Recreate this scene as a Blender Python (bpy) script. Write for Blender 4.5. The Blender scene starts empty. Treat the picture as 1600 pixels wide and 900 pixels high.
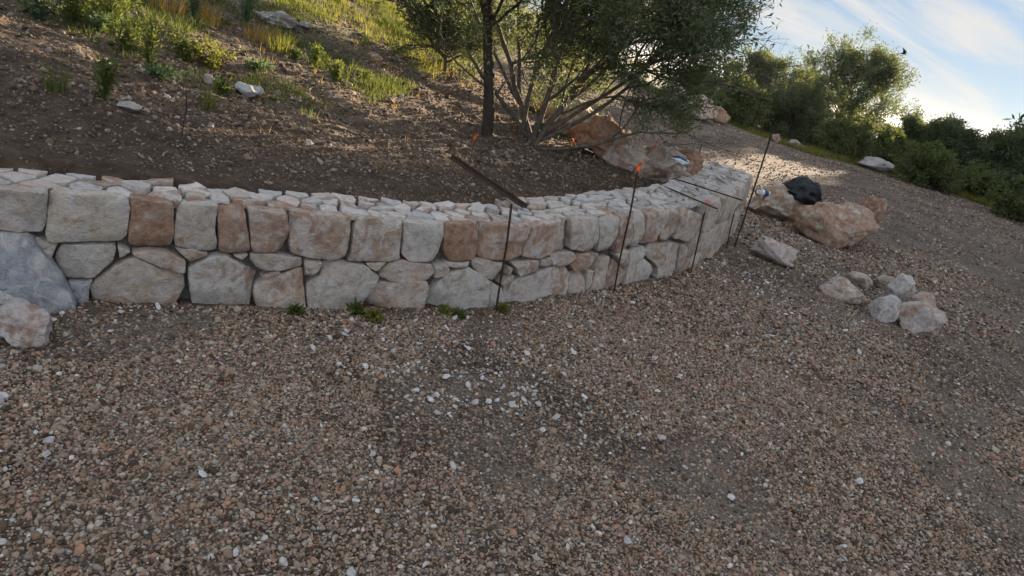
import bpy, bmesh, math, random
import numpy as np
from mathutils import Vector, Matrix, Euler
R_ = math.radians
random.seed(7)
rng = np.random.default_rng(11)
S = bpy.context.scene
COL = S.collection

# ------------------------------------------------------------------ camera
FPX = 1100.0; CZ = 1.6
_pt = math.atan(408 / FPX); _ro = R_(15.0)          # pitched down, rolled
_n = np.array([-math.sin(_ro) * math.cos(_pt), math.cos(_ro) * math.cos(_pt), math.sin(_pt)])
_sp = _n[2]; _cp = math.sqrt(1 - _sp * _sp)
_s = _n[0] / _cp; _c = math.sqrt(1 - _s * _s)
CF = np.array([0, _cp, -_sp])
CR = _c * np.array([1., 0, 0]) + _s * np.array([0, -_sp, -_cp])
CD = np.cross(CF, CR)
cam_data = bpy.data.cameras.new('camera')
cam_data.sensor_width = 36; cam_data.lens = FPX / 1600 * 36
cam_data.clip_start = 0.05; cam_data.clip_end = 9000
cam = bpy.data.objects.new('camera', cam_data); COL.objects.link(cam)
M = Matrix.Identity(4)
for i in range(3):
    M[i][0] = CR[i]; M[i][1] = -CD[i]; M[i][2] = -CF[i]
M[2][3] = CZ
cam.matrix_world = M
S.camera = cam

# ------------------------------------------------------------------ sun, sky, exposure
SUN_AZ, SUN_EL = 35.0, 12.0
SUN_STRENGTH, SKY_STRENGTH = 5.0, 0.11
SKY_GAMMA = 0.35; SKY_TINT = (0.36, 0.50, 0.70)
EXPOSURE = 2.2
S.view_settings.view_transform = 'Standard'; S.view_settings.look = 'None'
S.view_settings.exposure = EXPOSURE; S.view_settings.gamma = 1
S.view_settings.use_curve_mapping = False
sun_d = bpy.data.lights.new('sun', 'SUN'); sun_d.energy = SUN_STRENGTH; sun_d.angle = R_(0.5)
sun_d.color = (1.0, 0.80, 0.58)
sun = bpy.data.objects.new('sun', sun_d); COL.objects.link(sun)
SV = Vector((math.sin(R_(SUN_AZ)) * math.cos(R_(SUN_EL)), math.cos(R_(SUN_AZ)) * math.cos(R_(SUN_EL)), math.sin(R_(SUN_EL))))
sun.rotation_euler = SV.to_track_quat('Z', 'Y').to_euler()
sun.location = SV * 40

W = bpy.data.worlds.new('World'); S.world = W; W.use_nodes = True
wt = W.node_tree; wt.nodes.clear()
def wn(t, **k):
    n = wt.nodes.new(t)
    for a, b in k.items(): setattr(n, a, b)
    return n
sky = wn('ShaderNodeTexSky', sky_type='NISHITA')
sky.sun_disc = False; sky.sun_elevation = R_(SUN_EL); sky.sun_rotation = R_(SUN_AZ)
sky.air_density = 1.0; sky.dust_density = 0.4; sky.ozone_density = 2.0; sky.altitude = 200
bg = wn('ShaderNodeBackground'); bg.inputs['Strength'].default_value = SKY_STRENGTH
out = wn('ShaderNodeOutputWorld')
tc = wn('ShaderNodeTexCoord')
sx = wn('ShaderNodeSeparateXYZ'); wt.links.new(tc.outputs['Generated'], sx.inputs[0])
az = wn('ShaderNodeMath', operation='ARCTAN2'); wt.links.new(sx.outputs[0], az.inputs[0]); wt.links.new(sx.outputs[1], az.inputs[1])
el = wn('ShaderNodeMath', operation='ARCSINE'); wt.links.new(sx.outputs[2], el.inputs[0])
tilt = wn('ShaderNodeMath', operation='MULTIPLY_ADD'); wt.links.new(az.outputs[0], tilt.inputs[0]); tilt.inputs[1].default_value = 0.26; wt.links.new(el.outputs[0], tilt.inputs[2])
cx = wn('ShaderNodeCombineXYZ'); wt.links.new(az.outputs[0], cx.inputs[0]); wt.links.new(tilt.outputs[0], cx.inputs[1])
mp = wn('ShaderNodeMapping'); wt.links.new(cx.outputs[0], mp.inputs['Vector'])
mp.inputs['Scale'].default_value = (3.4, 17.0, 1); mp.inputs['Location'].default_value = (1.1, 2.2, 0)
nz = wn('ShaderNodeTexNoise'); nz.inputs['Scale'].default_value = 1.0; nz.inputs['Detail'].default_value = 7; nz.inputs['Roughness'].default_value = 0.55; nz.inputs['Distortion'].default_value = 0.5
wt.links.new(mp.outputs[0], nz.inputs['Vector'])
cr = wn('ShaderNodeValToRGB'); cr.color_ramp.elements[0].position = 0.47; cr.color_ramp.elements[1].position = 0.64
cr.color_ramp.elements[0].color = (0, 0, 0, 1); cr.color_ramp.elements[1].color = (1, 1, 1, 1)
wt.links.new(nz.outputs[0], cr.inputs[0])
cm = wn('ShaderNodeMix', data_type='RGBA'); 
wt.links.new(cr.outputs[0], cm.inputs[0])
gm = wn('ShaderNodeGamma'); gm.inputs[1].default_value = SKY_GAMMA; wt.links.new(sky.outputs[0], gm.inputs[0])
gk = wn('ShaderNodeVectorMath', operation='MULTIPLY'); wt.links.new(gm.outputs[0], gk.inputs[0]); gk.inputs[1].default_value = SKY_TINT
wt.links.new(gk.outputs[0], cm.inputs[6]); hi = wn('ShaderNodeMapRange'); hi.inputs['From Min'].default_value = .30; hi.inputs['From Max'].default_value = .95
bk = wn('ShaderNodeMath', operation='MULTIPLY_ADD'); wt.links.new(sx.outputs[1], bk.inputs[0]); bk.inputs[1].default_value = -.75; wt.links.new(sx.outputs[2], bk.inputs[2])   # unseen clouds overhead and behind the camera, added brighter as fill light
hz_ = wn('ShaderNodeMath', operation='MAXIMUM'); wt.links.new(bk.outputs[0], hz_.inputs[0]); wt.links.new(sx.outputs[2], hz_.inputs[1]); wt.links.new(hz_.outputs[0], hi.inputs['Value'])
cc_ = wn('ShaderNodeMix', data_type='RGBA'); wt.links.new(hi.outputs[0], cc_.inputs[0]); cc_.inputs[6].default_value = (1.62, 1.58, 1.50, 1); cc_.inputs[7].default_value = (5.2, 5.1, 5.0, 1)
wt.links.new(cc_.outputs[2], cm.inputs[7])
CLOUD_MIX = cm
wt.links.new(cm.outputs[2], bg.inputs['Color']); wt.links.new(bg.outputs[0], out.inputs[0])

# ------------------------------------------------------------------ numpy noise
_perm = np.random.default_rng(5).random(1 << 16).astype(np.float64)
def _h(ix, iy, iz, seed):
    k = (ix * 73856093) ^ (iy * 19349663) ^ (iz * 83492791) ^ (seed * 2654435 + 77)
    k = (k ^ (k >> 13)) * 1274126177
    return _perm[(k ^ (k >> 16)) & 0xFFFF]
def vnoise(P, seed=0):
    P = np.asarray(P, float); f = np.floor(P); t = P - f; i = f.astype(np.int64)
    t = t * t * t * (t * (t * 6 - 15) + 10)
    r = 0
    for dx in (0, 1):
        wx = t[:, 0] if dx else 1 - t[:, 0]
        for dy in (0, 1):
            wy = t[:, 1] if dy else 1 - t[:, 1]
            for dz in (0, 1):
                wz = t[:, 2] if dz else 1 - t[:, 2]
                r = r + wx * wy * wz * _h(i[:, 0] + dx, i[:, 1] + dy, i[:, 2] + dz, seed)
    return r * 2 - 1
def fbm(P, scale=1, octv=4, seed=0, gain=.5):
    P = np.asarray(P, float) * scale; a = 1; s = 0
    for o in range(octv):
        s = s + a * vnoise(P + o * 17.3, seed + o); P = P * 2.03; a *= gain
    return s
def sstep(a, b, x):
    t = np.clip((x - a) / (b - a), 0, 1); return t * t * (3 - 2 * t)

# ------------------------------------------------------------------ wall plan and terrain
FRONT = np.array([(-3.9, 1.35), (-3.1, 1.86), (-2.5, 2.26), (-2.045, 2.545), (-1.80, 2.715), (-1.537, 2.892), (-1.25, 3.08), (-1.0, 3.25), (-.74, 3.43), (-.456, 3.632),
                  (-.15, 3.91), (.012, 4.088), (.142, 4.25), (.285, 4.45), (.50, 4.67), (.744, 4.97), (.97, 5.25), (1.18, 5.53), (1.38, 5.85), (1.60, 6.27), (1.78, 6.65), (1.94, 7.07), (2.29, 8.0)])
def smooth_poly(P, n):
    P = np.asarray(P, float); k = len(P); out = []
    for i in range(k - 1):
        p0 = P[max(i - 1, 0)]; p1 = P[i]; p2 = P[i + 1]; p3 = P[min(i + 2, k - 1)]
        for j in range(n):
            t = j / n
            out.append(.5 * ((2 * p1) + (-p0 + p2) * t + (2 * p0 - 5 * p1 + 4 * p2 - p3) * t * t + (-p0 + 3 * p1 - 3 * p2 + p3) * t ** 3))
    out.append(P[-1]); return np.array(out)
FC = smooth_poly(FRONT, 6)
FS = np.concatenate([[0], np.cumsum(np.linalg.norm(np.diff(FC, axis=0), axis=1))])
WLEN = FS[-1]
def wall_pt(s, w, z):
    """point on the wall: s along the front face, w behind it, z up"""
    s = np.atleast_1d(np.asarray(s, float)); w = np.broadcast_to(w, s.shape); z = np.broadcast_to(z, s.shape)
    x = np.interp(s, FS, FC[:, 0]); y = np.interp(s, FS, FC[:, 1])
    e = .06
    tx = np.interp(s + e, FS, FC[:, 0]) - np.interp(s - e, FS, FC[:, 0]); ty = np.interp(s + e, FS, FC[:, 1]) - np.interp(s - e, FS, FC[:, 1])
    l = np.hypot(tx, ty); tx /= l; ty /= l
    over = np.where(s > WLEN, s - WLEN, 0) + np.where(s < 0, s, 0)
    return np.stack([x + over * tx - ty * w, y + over * ty + tx * w, z], -1)
def thick(s):
    return np.interp(s, [0, 2.4, 3.3, 4.4, 5.2, 6.6, WLEN], [.30, .31, .31, .38, .43, .48, .52])
SM = FS[np.argmin(np.abs(FC[:, 1] - 4.1))]
def wtop(s):
    return np.interp(s, [SM, SM + 1.5, WLEN], [.51, .575, .675])
EXT = np.vstack([[(-12, -4.5)], FRONT, [(3.6, 13), (5.5, 22), (8, 50)]])
def sdist(X, Y):
    best = np.full(X.shape, 1e9); sg = np.ones(X.shape)
    for a, b in zip(EXT[:-1], EXT[1:]):
        d = b - a; L = d @ d
        t = np.clip(((X - a[0]) * d[0] + (Y - a[1]) * d[1]) / L, 0, 1)
        qx = X - (a[0] + t * d[0]); qy = Y - (a[1] + t * d[1])
        dd = np.hypot(qx, qy); cr_ = d[0] * qy - d[1] * qx
        m = dd < best
        best = np.where(m, dd, best); sg = np.where(m, np.sign(cr_ + 1e-12), sg)
    return best * sg
def terrain(X, Y, detail=True):
    X = np.asarray(X, float); Y = np.asarray(Y, float)
    shp = X.shape; X = X.ravel(); Y = Y.ravel()
    d = sdist(X, Y)
    P = np.stack([X, Y, X * 0], -1)
    edge = Y - (23.2 - .28 * (X - 3.5) - .5 * np.clip(X - 9, 0, 20)) + .4 * vnoise(P * .5, 9)
    drop = -.34 * np.clip(edge, 0, None) * sstep(-7, 1, X)
    drop = np.maximum(drop, -6.5)
    zf = .20 * sstep(9, 21, Y) + .022 * fbm(P, .9, 2, 3) + .010 * fbm(P, 3.2, 2, 13) + .28 * sstep(12, 22, Y) * sstep(7, 2, X)
    hillc = -.95 * X + .25 * Y - 2.35
    hill = .19 * (np.log1p(np.exp(np.clip(hillc * 2.2, -30, 30))) / 2.2)
    hill = np.minimum(hill, 3 + .02 * hillc)
    fade = 1 - sstep(9.3, 14.5, Y + .8 * X)
    mound = sstep(.35, 1.2, d)
    zb = zf * (1 - fade) + (.455 + .09 * sstep(5, 8, Y) * sstep(-1.5, .8, X)) * fade + hill + mound * (.055 * fbm(P, .9, 3, 21) + .035 * fbm(P, 3.1, 3, 31) * sstep(.5, 2.0, d))
    zb = zb + .04 * np.exp(-((X + 1.1) ** 2 / 1.2 + (Y - 4.5) ** 2 / .12)) + .05 * np.exp(-((X + 2.2) ** 2 / .5 + (Y - 3.55) ** 2 / .06))
    wd = sstep(8.3, 11.5, Y)
    st = sstep(.13, .28 + 1.6 * wd, d)
    z = zf * (1 - st) + zb * st + drop
    if detail:
        z = z + .006 * fbm(P, 9, 2, 41) * sstep(30, 8, np.hypot(X, Y))
    far = np.hypot(X, Y)
    z = z - sstep(80, 900, far) * 12
    return z.reshape(shp)
def ray(u, v): return (u - 800) * CR + (v - 450) * CD + FPX * CF
def at(u, v, z):
    r = ray(u, v); t = (z - CZ) / r[2]; return np.array([0, 0, CZ]) + t * r
def on_ground(u, v):
    r = ray(u, v); r = r / np.linalg.norm(r)
    ts = np.concatenate([np.arange(1, 12, .02), np.arange(12, 60, .1)])
    P = np.array([0, 0, CZ]) + ts[:, None] * r
    h = P[:, 2] - terrain(P[:, 0], P[:, 1])
    k = np.argmax(h < 0)
    if h[k] >= 0: k = len(ts) - 1
    return P[k]
def at_dist(u, v, dist):
    r = ray(u, v); t = dist / math.hypot(r[0], r[1]); return np.array([0, 0, CZ]) + t * r
def on_wall_face(u, v):
    r = ray(u, v)
    A = FC[:-1]; B = FC[1:]
    for a, b, s0, s1 in zip(A, B, FS[:-1], FS[1:]):
        m = np.array([[r[0], a[0] - b[0]], [r[1], a[1] - b[1]]])
        dt = np.linalg.det(m)
        if abs(dt) < 1e-9: continue
        t, q = np.linalg.solve(m, a)
        if -1e-6 <= q <= 1 + 1e-6 and t > 0:
            return s0 + q * (s1 - s0), CZ + t * r[2]
    # off either end: use the straight continuation
    a, b = (A[0], B[0]) if r[0] / r[1] < FC[0, 0] / FC[0, 1] else (A[-1], B[-1])
    s0, L = (0, FS[1]) if a is A[0] else (FS[-2], FS[-1] - FS[-2])
    m = np.array([[r[0], a[0] - b[0]], [r[1], a[1] - b[1]]]); t, q = np.linalg.solve(m, a)
    return s0 + q * L, CZ + t * r[2]

# ------------------------------------------------------------------ helpers
def tag(o, label=None, cat=None, group=None, kind=None):
    if label: o['label'] = label
    if cat: o['category'] = cat
    if group: o['group'] = group
    if kind: o['kind'] = kind
    return o
def empty(name, loc=(0, 0, 0)):
    o = bpy.data.objects.new(name, None); o.empty_display_size = .1; o.location = Vector(loc); COL.objects.link(o); return o
def mesh_obj(name, V, Fc, mat, parent=None, smooth=True, origin=None):
    """V world coordinates (n,3); Fc list of faces or (m,k) array"""
    V = np.asarray(V, float)
    if parent is not None: org = np.array(parent_loc(parent))
    elif origin is not None: org = np.array(origin, float)
    else: org = np.zeros(3)
    me = bpy.data.meshes.new(name)
    if isinstance(Fc, np.ndarray):
        k = Fc.shape[1]; n = len(Fc)
        me.vertices.add(len(V)); me.vertices.foreach_set('co', (V - org).astype(np.float32).ravel())
        me.loops.add(n * k); me.loops.foreach_set('vertex_index', Fc.astype(np.int32).ravel())
        me.polygons.add(n); me.polygons.foreach_set('loop_start', np.arange(0, n * k, k, dtype=np.int32))
        me.update(calc_edges=True)
    else:
        me.from_pydata((V - org).tolist(), [], [list(map(int, f)) for f in Fc])
    me.polygons.foreach_set('use_smooth', np.full(len(me.polygons), smooth)); me.update()
    if mat: me.materials.append(mat)
    o = bpy.data.objects.new(name, me); COL.objects.link(o)
    if parent is not None: o.parent = parent
    else: o.location = Vector(org)
    return o
def parent_loc(p):
    v = Vector((0, 0, 0))
    while p is not None: v = v + p.location; p = p.parent
    return v

# ------------------------------------------------------------------ materials
def new_mat(name):
    m = bpy.data.materials.new(name); m.use_nodes = True
    nt = m.node_tree; b = nt.nodes['Principled BSDF']; b.inputs['Roughness'].default_value = .9
    b.inputs['Specular IOR Level'].default_value = .25
    return m, nt, b
def node(nt, t, ins=None, **k):
    n = nt.nodes.new(t)
    for a, b in k.items(): setattr(n, a, b)
    for a, b in (ins or {}).items():
        if hasattr(b, 'is_output') or isinstance(b, bpy.types.NodeSocket): nt.links.new(b, n.inputs[a])
        else: n.inputs[a].default_value = b
    return n
def ramp(nt, fac, stops):
    r = nt.nodes.new('ShaderNodeValToRGB'); e = r.color_ramp.elements
    while len(e) < len(stops): e.new(.5)
    for i, (p, c) in enumerate(stops):
        e[i].position = p; e[i].color = (*c, 1) if len(c) == 3 else c
    nt.links.new(fac, r.inputs[0]); return r.outputs[0]
def mixc(nt, f, a, b, mode='MIX'):
    n = nt.nodes.new('ShaderNodeMix'); n.data_type = 'RGBA'; n.blend_type = mode
    for i, v in ((0, f), (6, a), (7, b)):
        if isinstance(v, bpy.types.NodeSocket): nt.links.new(v, n.inputs[i])
        else: n.inputs[i].default_value = v if i == 0 else (*v, 1)
    return n.outputs[2]
def noise(nt, vec, scale, detail=5, rough=.6, dist=0):
    n = node(nt, 'ShaderNodeTexNoise', {'Scale': scale, 'Detail': detail, 'Roughness': rough, 'Distortion': dist})
    if vec is not None: nt.links.new(vec, n.inputs['Vector'])
    return n.outputs[0]
def bump(nt, b, h, strength=.5, dist=.01):
    n = node(nt, 'ShaderNodeBump', {'Strength': strength, 'Distance': dist, 'Height': h})
    nt.links.new(n.outputs[0], b.inputs['Normal'])
def mathn(nt, op, a, b=None, c=None, clamp=False):
    n = nt.nodes.new('ShaderNodeMath'); n.operation = op; n.use_clamp = clamp
    for i, v in enumerate((a, b, c)):
        if v is None: continue
        if isinstance(v, bpy.types.NodeSocket): nt.links.new(v, n.inputs[i])
        else: n.inputs[i].default_value = v
    return n.outputs[0]

def limestone(name, island=False):
    """quarried limestone: object colour = tint, object alpha = how much of it is rust stained"""
    m, nt, b = new_mat(name)
    t = node(nt, 'ShaderNodeTexCoord'); oi = node(nt, 'ShaderNodeObjectInfo')
    off = node(nt, 'ShaderNodeCombineXYZ')
    geo = node(nt, 'ShaderNodeNewGeometry')
    rnd = geo.outputs['Random Per Island'] if island else oi.outputs['Random']
    k = mathn(nt, 'MULTIPLY', rnd, 37.0)
    for i in range(3): nt.links.new(k, off.inputs[i])
    v = node(nt, 'ShaderNodeVectorMath', {0: t.outputs['Object'], 1: off.outputs[0]}, operation='ADD').outputs[0]
    n1 = noise(nt, v, 8.5, 9, .68, .9); n2 = noise(nt, v, 28, 6, .7); n3 = noise(nt, v, 120, 4, .7)
    base = mixc(nt, 1.0, oi.outputs['Color'], ramp(nt, n2, [(.28, (.66, .62, .58)), (.5, (1, 1, 1)), (.72, (1.18, 1.19, 1.2))]), 'MULTIPLY')
    veil = mixc(nt, ramp(nt, noise(nt, v, 11, 6, .65, 1.0), [(.48, (0, 0, 0)), (.60, (.75, .75, .75))]), base, (.58, .55, .52))
    f = mathn(nt, 'ADD', n1, mathn(nt, 'MULTIPLY', oi.outputs['Alpha'], .48))
    rf = ramp(nt, f, [(.60, (0, 0, 0)), (.68, (.6, .6, .6)), (.85, (.9, .9, .9))])
    rust = ramp(nt, noise(nt, v, 22, 6, .7), [(.3, (.17, .075, .038)), (.5, (.33, .18, .105)), (.7, (.46, .33, .235))])
    c = mixc(nt, rf, veil, rust)
    c = mixc(nt, ramp(nt, n3, [(.28, (.6, .6, .6)), (.38, (0, 0, 0))]), c, (.16, .14, .12))
    if island:
        c = mixc(nt, .8, c, ramp(nt, rnd, [(0, (.72, .68, .64)), (.5, (.92, .91, .90)), (1, (1.1, 1.1, 1.12))]), 'MULTIPLY')
    nt.links.new(c, b.inputs['Base Color'])
    h = mathn(nt, 'ADD', mathn(nt, 'MULTIPLY', n2, 1.0), mathn(nt, 'MULTIPLY', n3, .5)); h = mathn(nt, 'ADD', h, mathn(nt, 'MULTIPLY', noise(nt, v, 55, 3, .5, 1.5), .6))
    bump(nt, b, h, .9, .018)
    b.inputs['Roughness'].default_value = .88
    return m
MAT_STONE = limestone('limestone'); MAT_STONE_I = limestone('limestone_slivers', True)

def mortar():
    m, nt, b = new_mat('mortar'); t = node(nt, 'ShaderNodeTexCoord')
    n = noise(nt, t.outputs['Object'], 30, 6, .7)
    nt.links.new(ramp(nt, n, [(.3, (.07, .068, .062)), (.7, (.17, .165, .155))]), b.inputs['Base Color']); bump(nt, b, n, .6, .02); return m
MAT_MORTAR = mortar()

def ground_mat():
    m, nt, b = new_mat('ground'); t = node(nt, 'ShaderNodeTexCoord'); P = t.outputs['Object']
    zone = node(nt, 'ShaderNodeAttribute', attribute_name='soil').outputs['Fac']
    grs = node(nt, 'ShaderNodeAttribute', attribute_name='green').outputs['Fac']
    big = noise(nt, P, 1.3, 5, .6); mid = noise(nt, P, 9, 6, .65); fine = noise(nt, P, 60, 4, .7)
    # gravel
    vo = node(nt, 'ShaderNodeTexVoronoi', {'Vector': P, 'Scale': 62.0}); vc = node(nt, 'ShaderNodeSeparateColor', {0: vo.outputs['Color']})
    peb = ramp(nt, vc.outputs[0], [(0, (.10, .075, .055)), (.3, (.19, .14, .10)), (.55, (.25, .16, .11)), (.75, (.22, .20, .175)), (.93, (.30, .25, .20)), (1, (.5, .48, .45))])
    gap = ramp(nt, vo.outputs['Distance'], [(.25, (1, 1, 1)), (.62, (.30, .27, .25))])
    gr = mixc(nt, 1.0, peb, gap, 'MULTIPLY')
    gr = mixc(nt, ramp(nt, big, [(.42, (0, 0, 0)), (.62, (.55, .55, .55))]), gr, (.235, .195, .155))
    # soil
    far_ = node(nt, 'ShaderNodeAttribute', attribute_name='wood').outputs['Fac']
    so = ramp(nt, mid, [(.3, (.065, .045, .032)), (.5, (.125, .090, .062)), (.7, (.20, .148, .105))])
    vs = node(nt, 'ShaderNodeTexVoronoi', {'Vector': P, 'Scale': 38.0}); sc = node(nt, 'ShaderNodeSeparateColor', {0: vs.outputs['Color']})
    sm = mathn(nt, 'MULTIPLY', ramp(nt, sc.outputs[1], [(.55, (0, 0, 0)), (.6, (1, 1, 1))]), ramp(nt, vs.outputs['Distance'], [(.28, (1, 1, 1)), (.4, (0, 0, 0))]))
    so = mixc(nt, sm, so, ramp(nt, sc.outputs[0], [(0, (.13, .10, .075)), (.6, (.24, .19, .15)), (1, (.40, .36, .32))]))
    so = mixc(nt, mathn(nt, 'MULTIPLY', grs, ramp(nt, mid, [(.35, (.1, .1, .1)), (.6, (.8, .8, .8))])), so, (.085, .105, .035))
    band = node(nt, 'ShaderNodeAttribute', attribute_name='wall_band').outputs['Fac']
    so = mixc(nt, band, so, mixc(nt, 1.0, so, (.62, .58, .56), 'MULTIPLY'))  # soil coloured darker in a band close behind the wall
    c = mixc(nt, zone, gr, so)
    c = mixc(nt, far_, c, ramp(nt, noise(nt, P, .35, 6, .7), [(.35, (.030, .045, .020)), (.65, (.075, .090, .035))]))
    nt.links.new(c, b.inputs['Base Color'])
    hg = mathn(nt, 'SUBTRACT', 1.0, vo.outputs['Distance'])
    hs = mathn(nt, 'ADD', mathn(nt, 'MULTIPLY', mid, 1.6), mathn(nt, 'ADD', fine, sm))
    hm = node(nt, 'ShaderNodeMix', {0: zone, 2: hg, 3: hs}, data_type='FLOAT').outputs[0]
    bump(nt, b, hm, 1.0, .02)
    b.inputs['Roughness'].default_value = .95
    return m
MAT_GROUND = ground_mat()

def leaf_mat(name, c1, c2, c3, trans=.35, rough=.55):
    m, nt, b = new_mat(name)
    geo = node(nt, 'ShaderNodeNewGeometry'); t = node(nt, 'ShaderNodeTexCoord')
    r = mathn(nt, 'ADD', mathn(nt, 'MULTIPLY', geo.outputs['Random Per Island'], .6), mathn(nt, 'MULTIPLY', noise(nt, t.outputs['Object'], 2.2, 3), .4))
    c = ramp(nt, r, [(.15, c1), (.5, c2), (.85, c3)])
    nt.links.new(c, b.inputs['Base Color']); b.inputs['Roughness'].default_value = max(rough, .65); b.inputs['Specular IOR Level'].default_value = .12
    tr = node(nt, 'ShaderNodeBsdfTranslucent')
    tcx = mixc(nt, 1.0, c, (1.9, 1.8, .9), 'MULTIPLY')
    nt.links.new(tcx, tr.inputs[0])
    mx = node(nt, 'ShaderNodeMixShader', {0: trans, 1: b.outputs[0], 2: tr.outputs[0]})
    nt.links.new(mx.outputs[0], nt.nodes['Material Output'].inputs[0])
    return m
MAT_OLIVE = leaf_mat('olive_leaf', (.060, .080, .042), (.105, .130, .070), (.17, .195, .125), .28)
MAT_PINE = leaf_mat('pine_needles', (.055, .076, .044), (.090, .114, .062), (.125, .145, .080), .36, .7)
MAT_BROAD = leaf_mat('shrub_leaf', (.056, .076, .032), (.090, .112, .044), (.13, .148, .060), .36)
MAT_WEED = leaf_mat('weed_leaf', (.055, .078, .026), (.095, .122, .038), (.15, .165, .055), .32)
MAT_WEED_BLUE = leaf_mat('blue_green_leaf', (.05, .09, .045), (.085, .13, .075), (.13, .18, .11), .35)
MAT_DRY = leaf_mat('dry_grass', (.20, .13, .045), (.30, .20, .075), (.38, .28, .12), .4, .7)
MAT_MIXGRASS = leaf_mat('meadow_grass', (.075, .10, .025), (.14, .16, .04), (.26, .22, .085), .4, .7)

def plain(name, stops, scale=12, rough=.85, bs=.4, bd=.005, metal=0):
    m, nt, b = new_mat(name); t = node(nt, 'ShaderNodeTexCoord'); n = noise(nt, t.outputs['Object'], scale, 6, .65, .3)
    nt.links.new(ramp(nt, n, stops), b.inputs['Base Color']); bump(nt, b, n, bs, bd)
    b.inputs['Roughness'].default_value = rough; b.inputs['Metallic'].default_value = metal; return m
MAT_BARK = plain('bark', [(.3, (.06, .048, .038)), (.55, (.14, .115, .09)), (.75, (.27, .24, .20))], 30, .95, .9, .01)
MAT_BARK_DK = plain('dark_bark', [(.3, (.025, .02, .016)), (.6, (.06, .048, .038)), (.8, (.11, .09, .07))], 26, .95, .9, .01)
MAT_RUST = plain('rusty_steel', [(.3, (.055, .026, .016)), (.55, (.12, .055, .03)), (.8, (.22, .10, .05))], 40, .85, .5, .002)
MAT_RUST_DK = plain('dark_rusty_steel', [(.3, (.025, .017, .014)), (.6, (.06, .035, .025)), (.85, (.12, .06, .035))], 40, .8, .5, .002)
MAT_ORANGE = plain('orange_tape', [(.3, (.75, .10, .03)), (.7, (.95, .20, .06))], 15, .5, .1)
MAT_CAP = plain('faded_orange_tape', [(.3, (.55, .12, .07)), (.7, (.75, .22, .14))], 15, .6, .1)
MAT_BAG = plain('black_plastic', [(.3, (.008, .010, .012)), (.7, (.022, .026, .028))], 14, .42, .5, .01)
MAT_BLUE = plain('blue_plastic', [(.3, (.02, .07, .17)), (.7, (.03, .10, .24))], 8, .4, .05)
MAT_NAVY = plain('navy_plastic', [(.3, (.012, .018, .05)), (.7, (.02, .03, .08))], 8, .4, .05)
MAT_WHITE = plain('white_plastic', [(.3, (.60, .63, .68)), (.7, (.74, .76, .80))], 8, .45, .05)
MAT_STRING = plain('grey_wire', [(.3, (.05, .045, .04)), (.7, (.12, .10, .09))], 20, .6, .1)
MAT_WOOD = plain('weathered_wood', [(.3, (.12, .075, .05)), (.7, (.28, .18, .12))], 18, .8, .4)

# ------------------------------------------------------------------ ground
def axis(n, k, L): 
    u = np.linspace(-1, 1, n); return L * np.sinh(k * u) / math.sinh(k)
gx = axis(760, 9.0, 3500) + .3; gy = axis(760, 9.0, 3500) + 4.6
GX, GY = np.meshgrid(gx, gy, indexing='xy')
GZ = terrain(GX, GY)
n_ = len(gx); idx = np.arange(n_ * n_).reshape(n_, n_)
GF = np.stack([idx[:-1, :-1], idx[:-1, 1:], idx[1:, 1:], idx[1:, :-1]], -1).reshape(-1, 4)
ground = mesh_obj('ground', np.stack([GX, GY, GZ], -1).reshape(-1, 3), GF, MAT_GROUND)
tag(ground, kind='structure')
def soil_mask(X, Y):
    d = sdist(X, Y); P = np.stack([X, Y, X * 0], -1)
    wob = .5 * fbm(P, .8, 3, 77)
    s = sstep(.05, .3, d) * (1 - sstep(9.0, 10.2, Y + .55 * X + wob * .7) * sstep(-1.6, .6, X + wob))
    s = np.maximum(s, sstep(20.8, 22.0, Y + .28 * (X - 3.5) + wob))
    s = np.maximum(s, .75 * sstep(-.28, -.02, d + wob * .25) * sstep(9.5, 8, Y))
    return s
def green_mask(X, Y):
    P = np.stack([X, Y, X * 0], -1); n = fbm(P, .7, 3, 55)
    g = sstep(-1.4, -3.2, X * 1.0 - .05 * Y + .8 * n) * sstep(4.0, 5.4, Y)
    g = np.maximum(g * sstep(-.5, .4, n + .3), sstep(20.6, 22.4, Y + .28 * (X - 3.5) + .5 * n))
    return g
for nm, fn in (('soil', soil_mask), ('green', green_mask), ('wall_band', lambda X, Y: (1 - sstep(.7, 2.4, sdist(X, Y) + .3 * fbm(np.stack([X, Y, X * 0], -1), .9, 2, 8))) * (sdist(X, Y) > 0)), ('wood', lambda X, Y: sstep(25, 32, np.hypot(X, Y)))):
    a = ground.data.attributes.new(nm, 'FLOAT', 'POINT'); a.data.foreach_set('value', fn(GX.ravel(), GY.ravel()).astype(np.float32))

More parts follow.
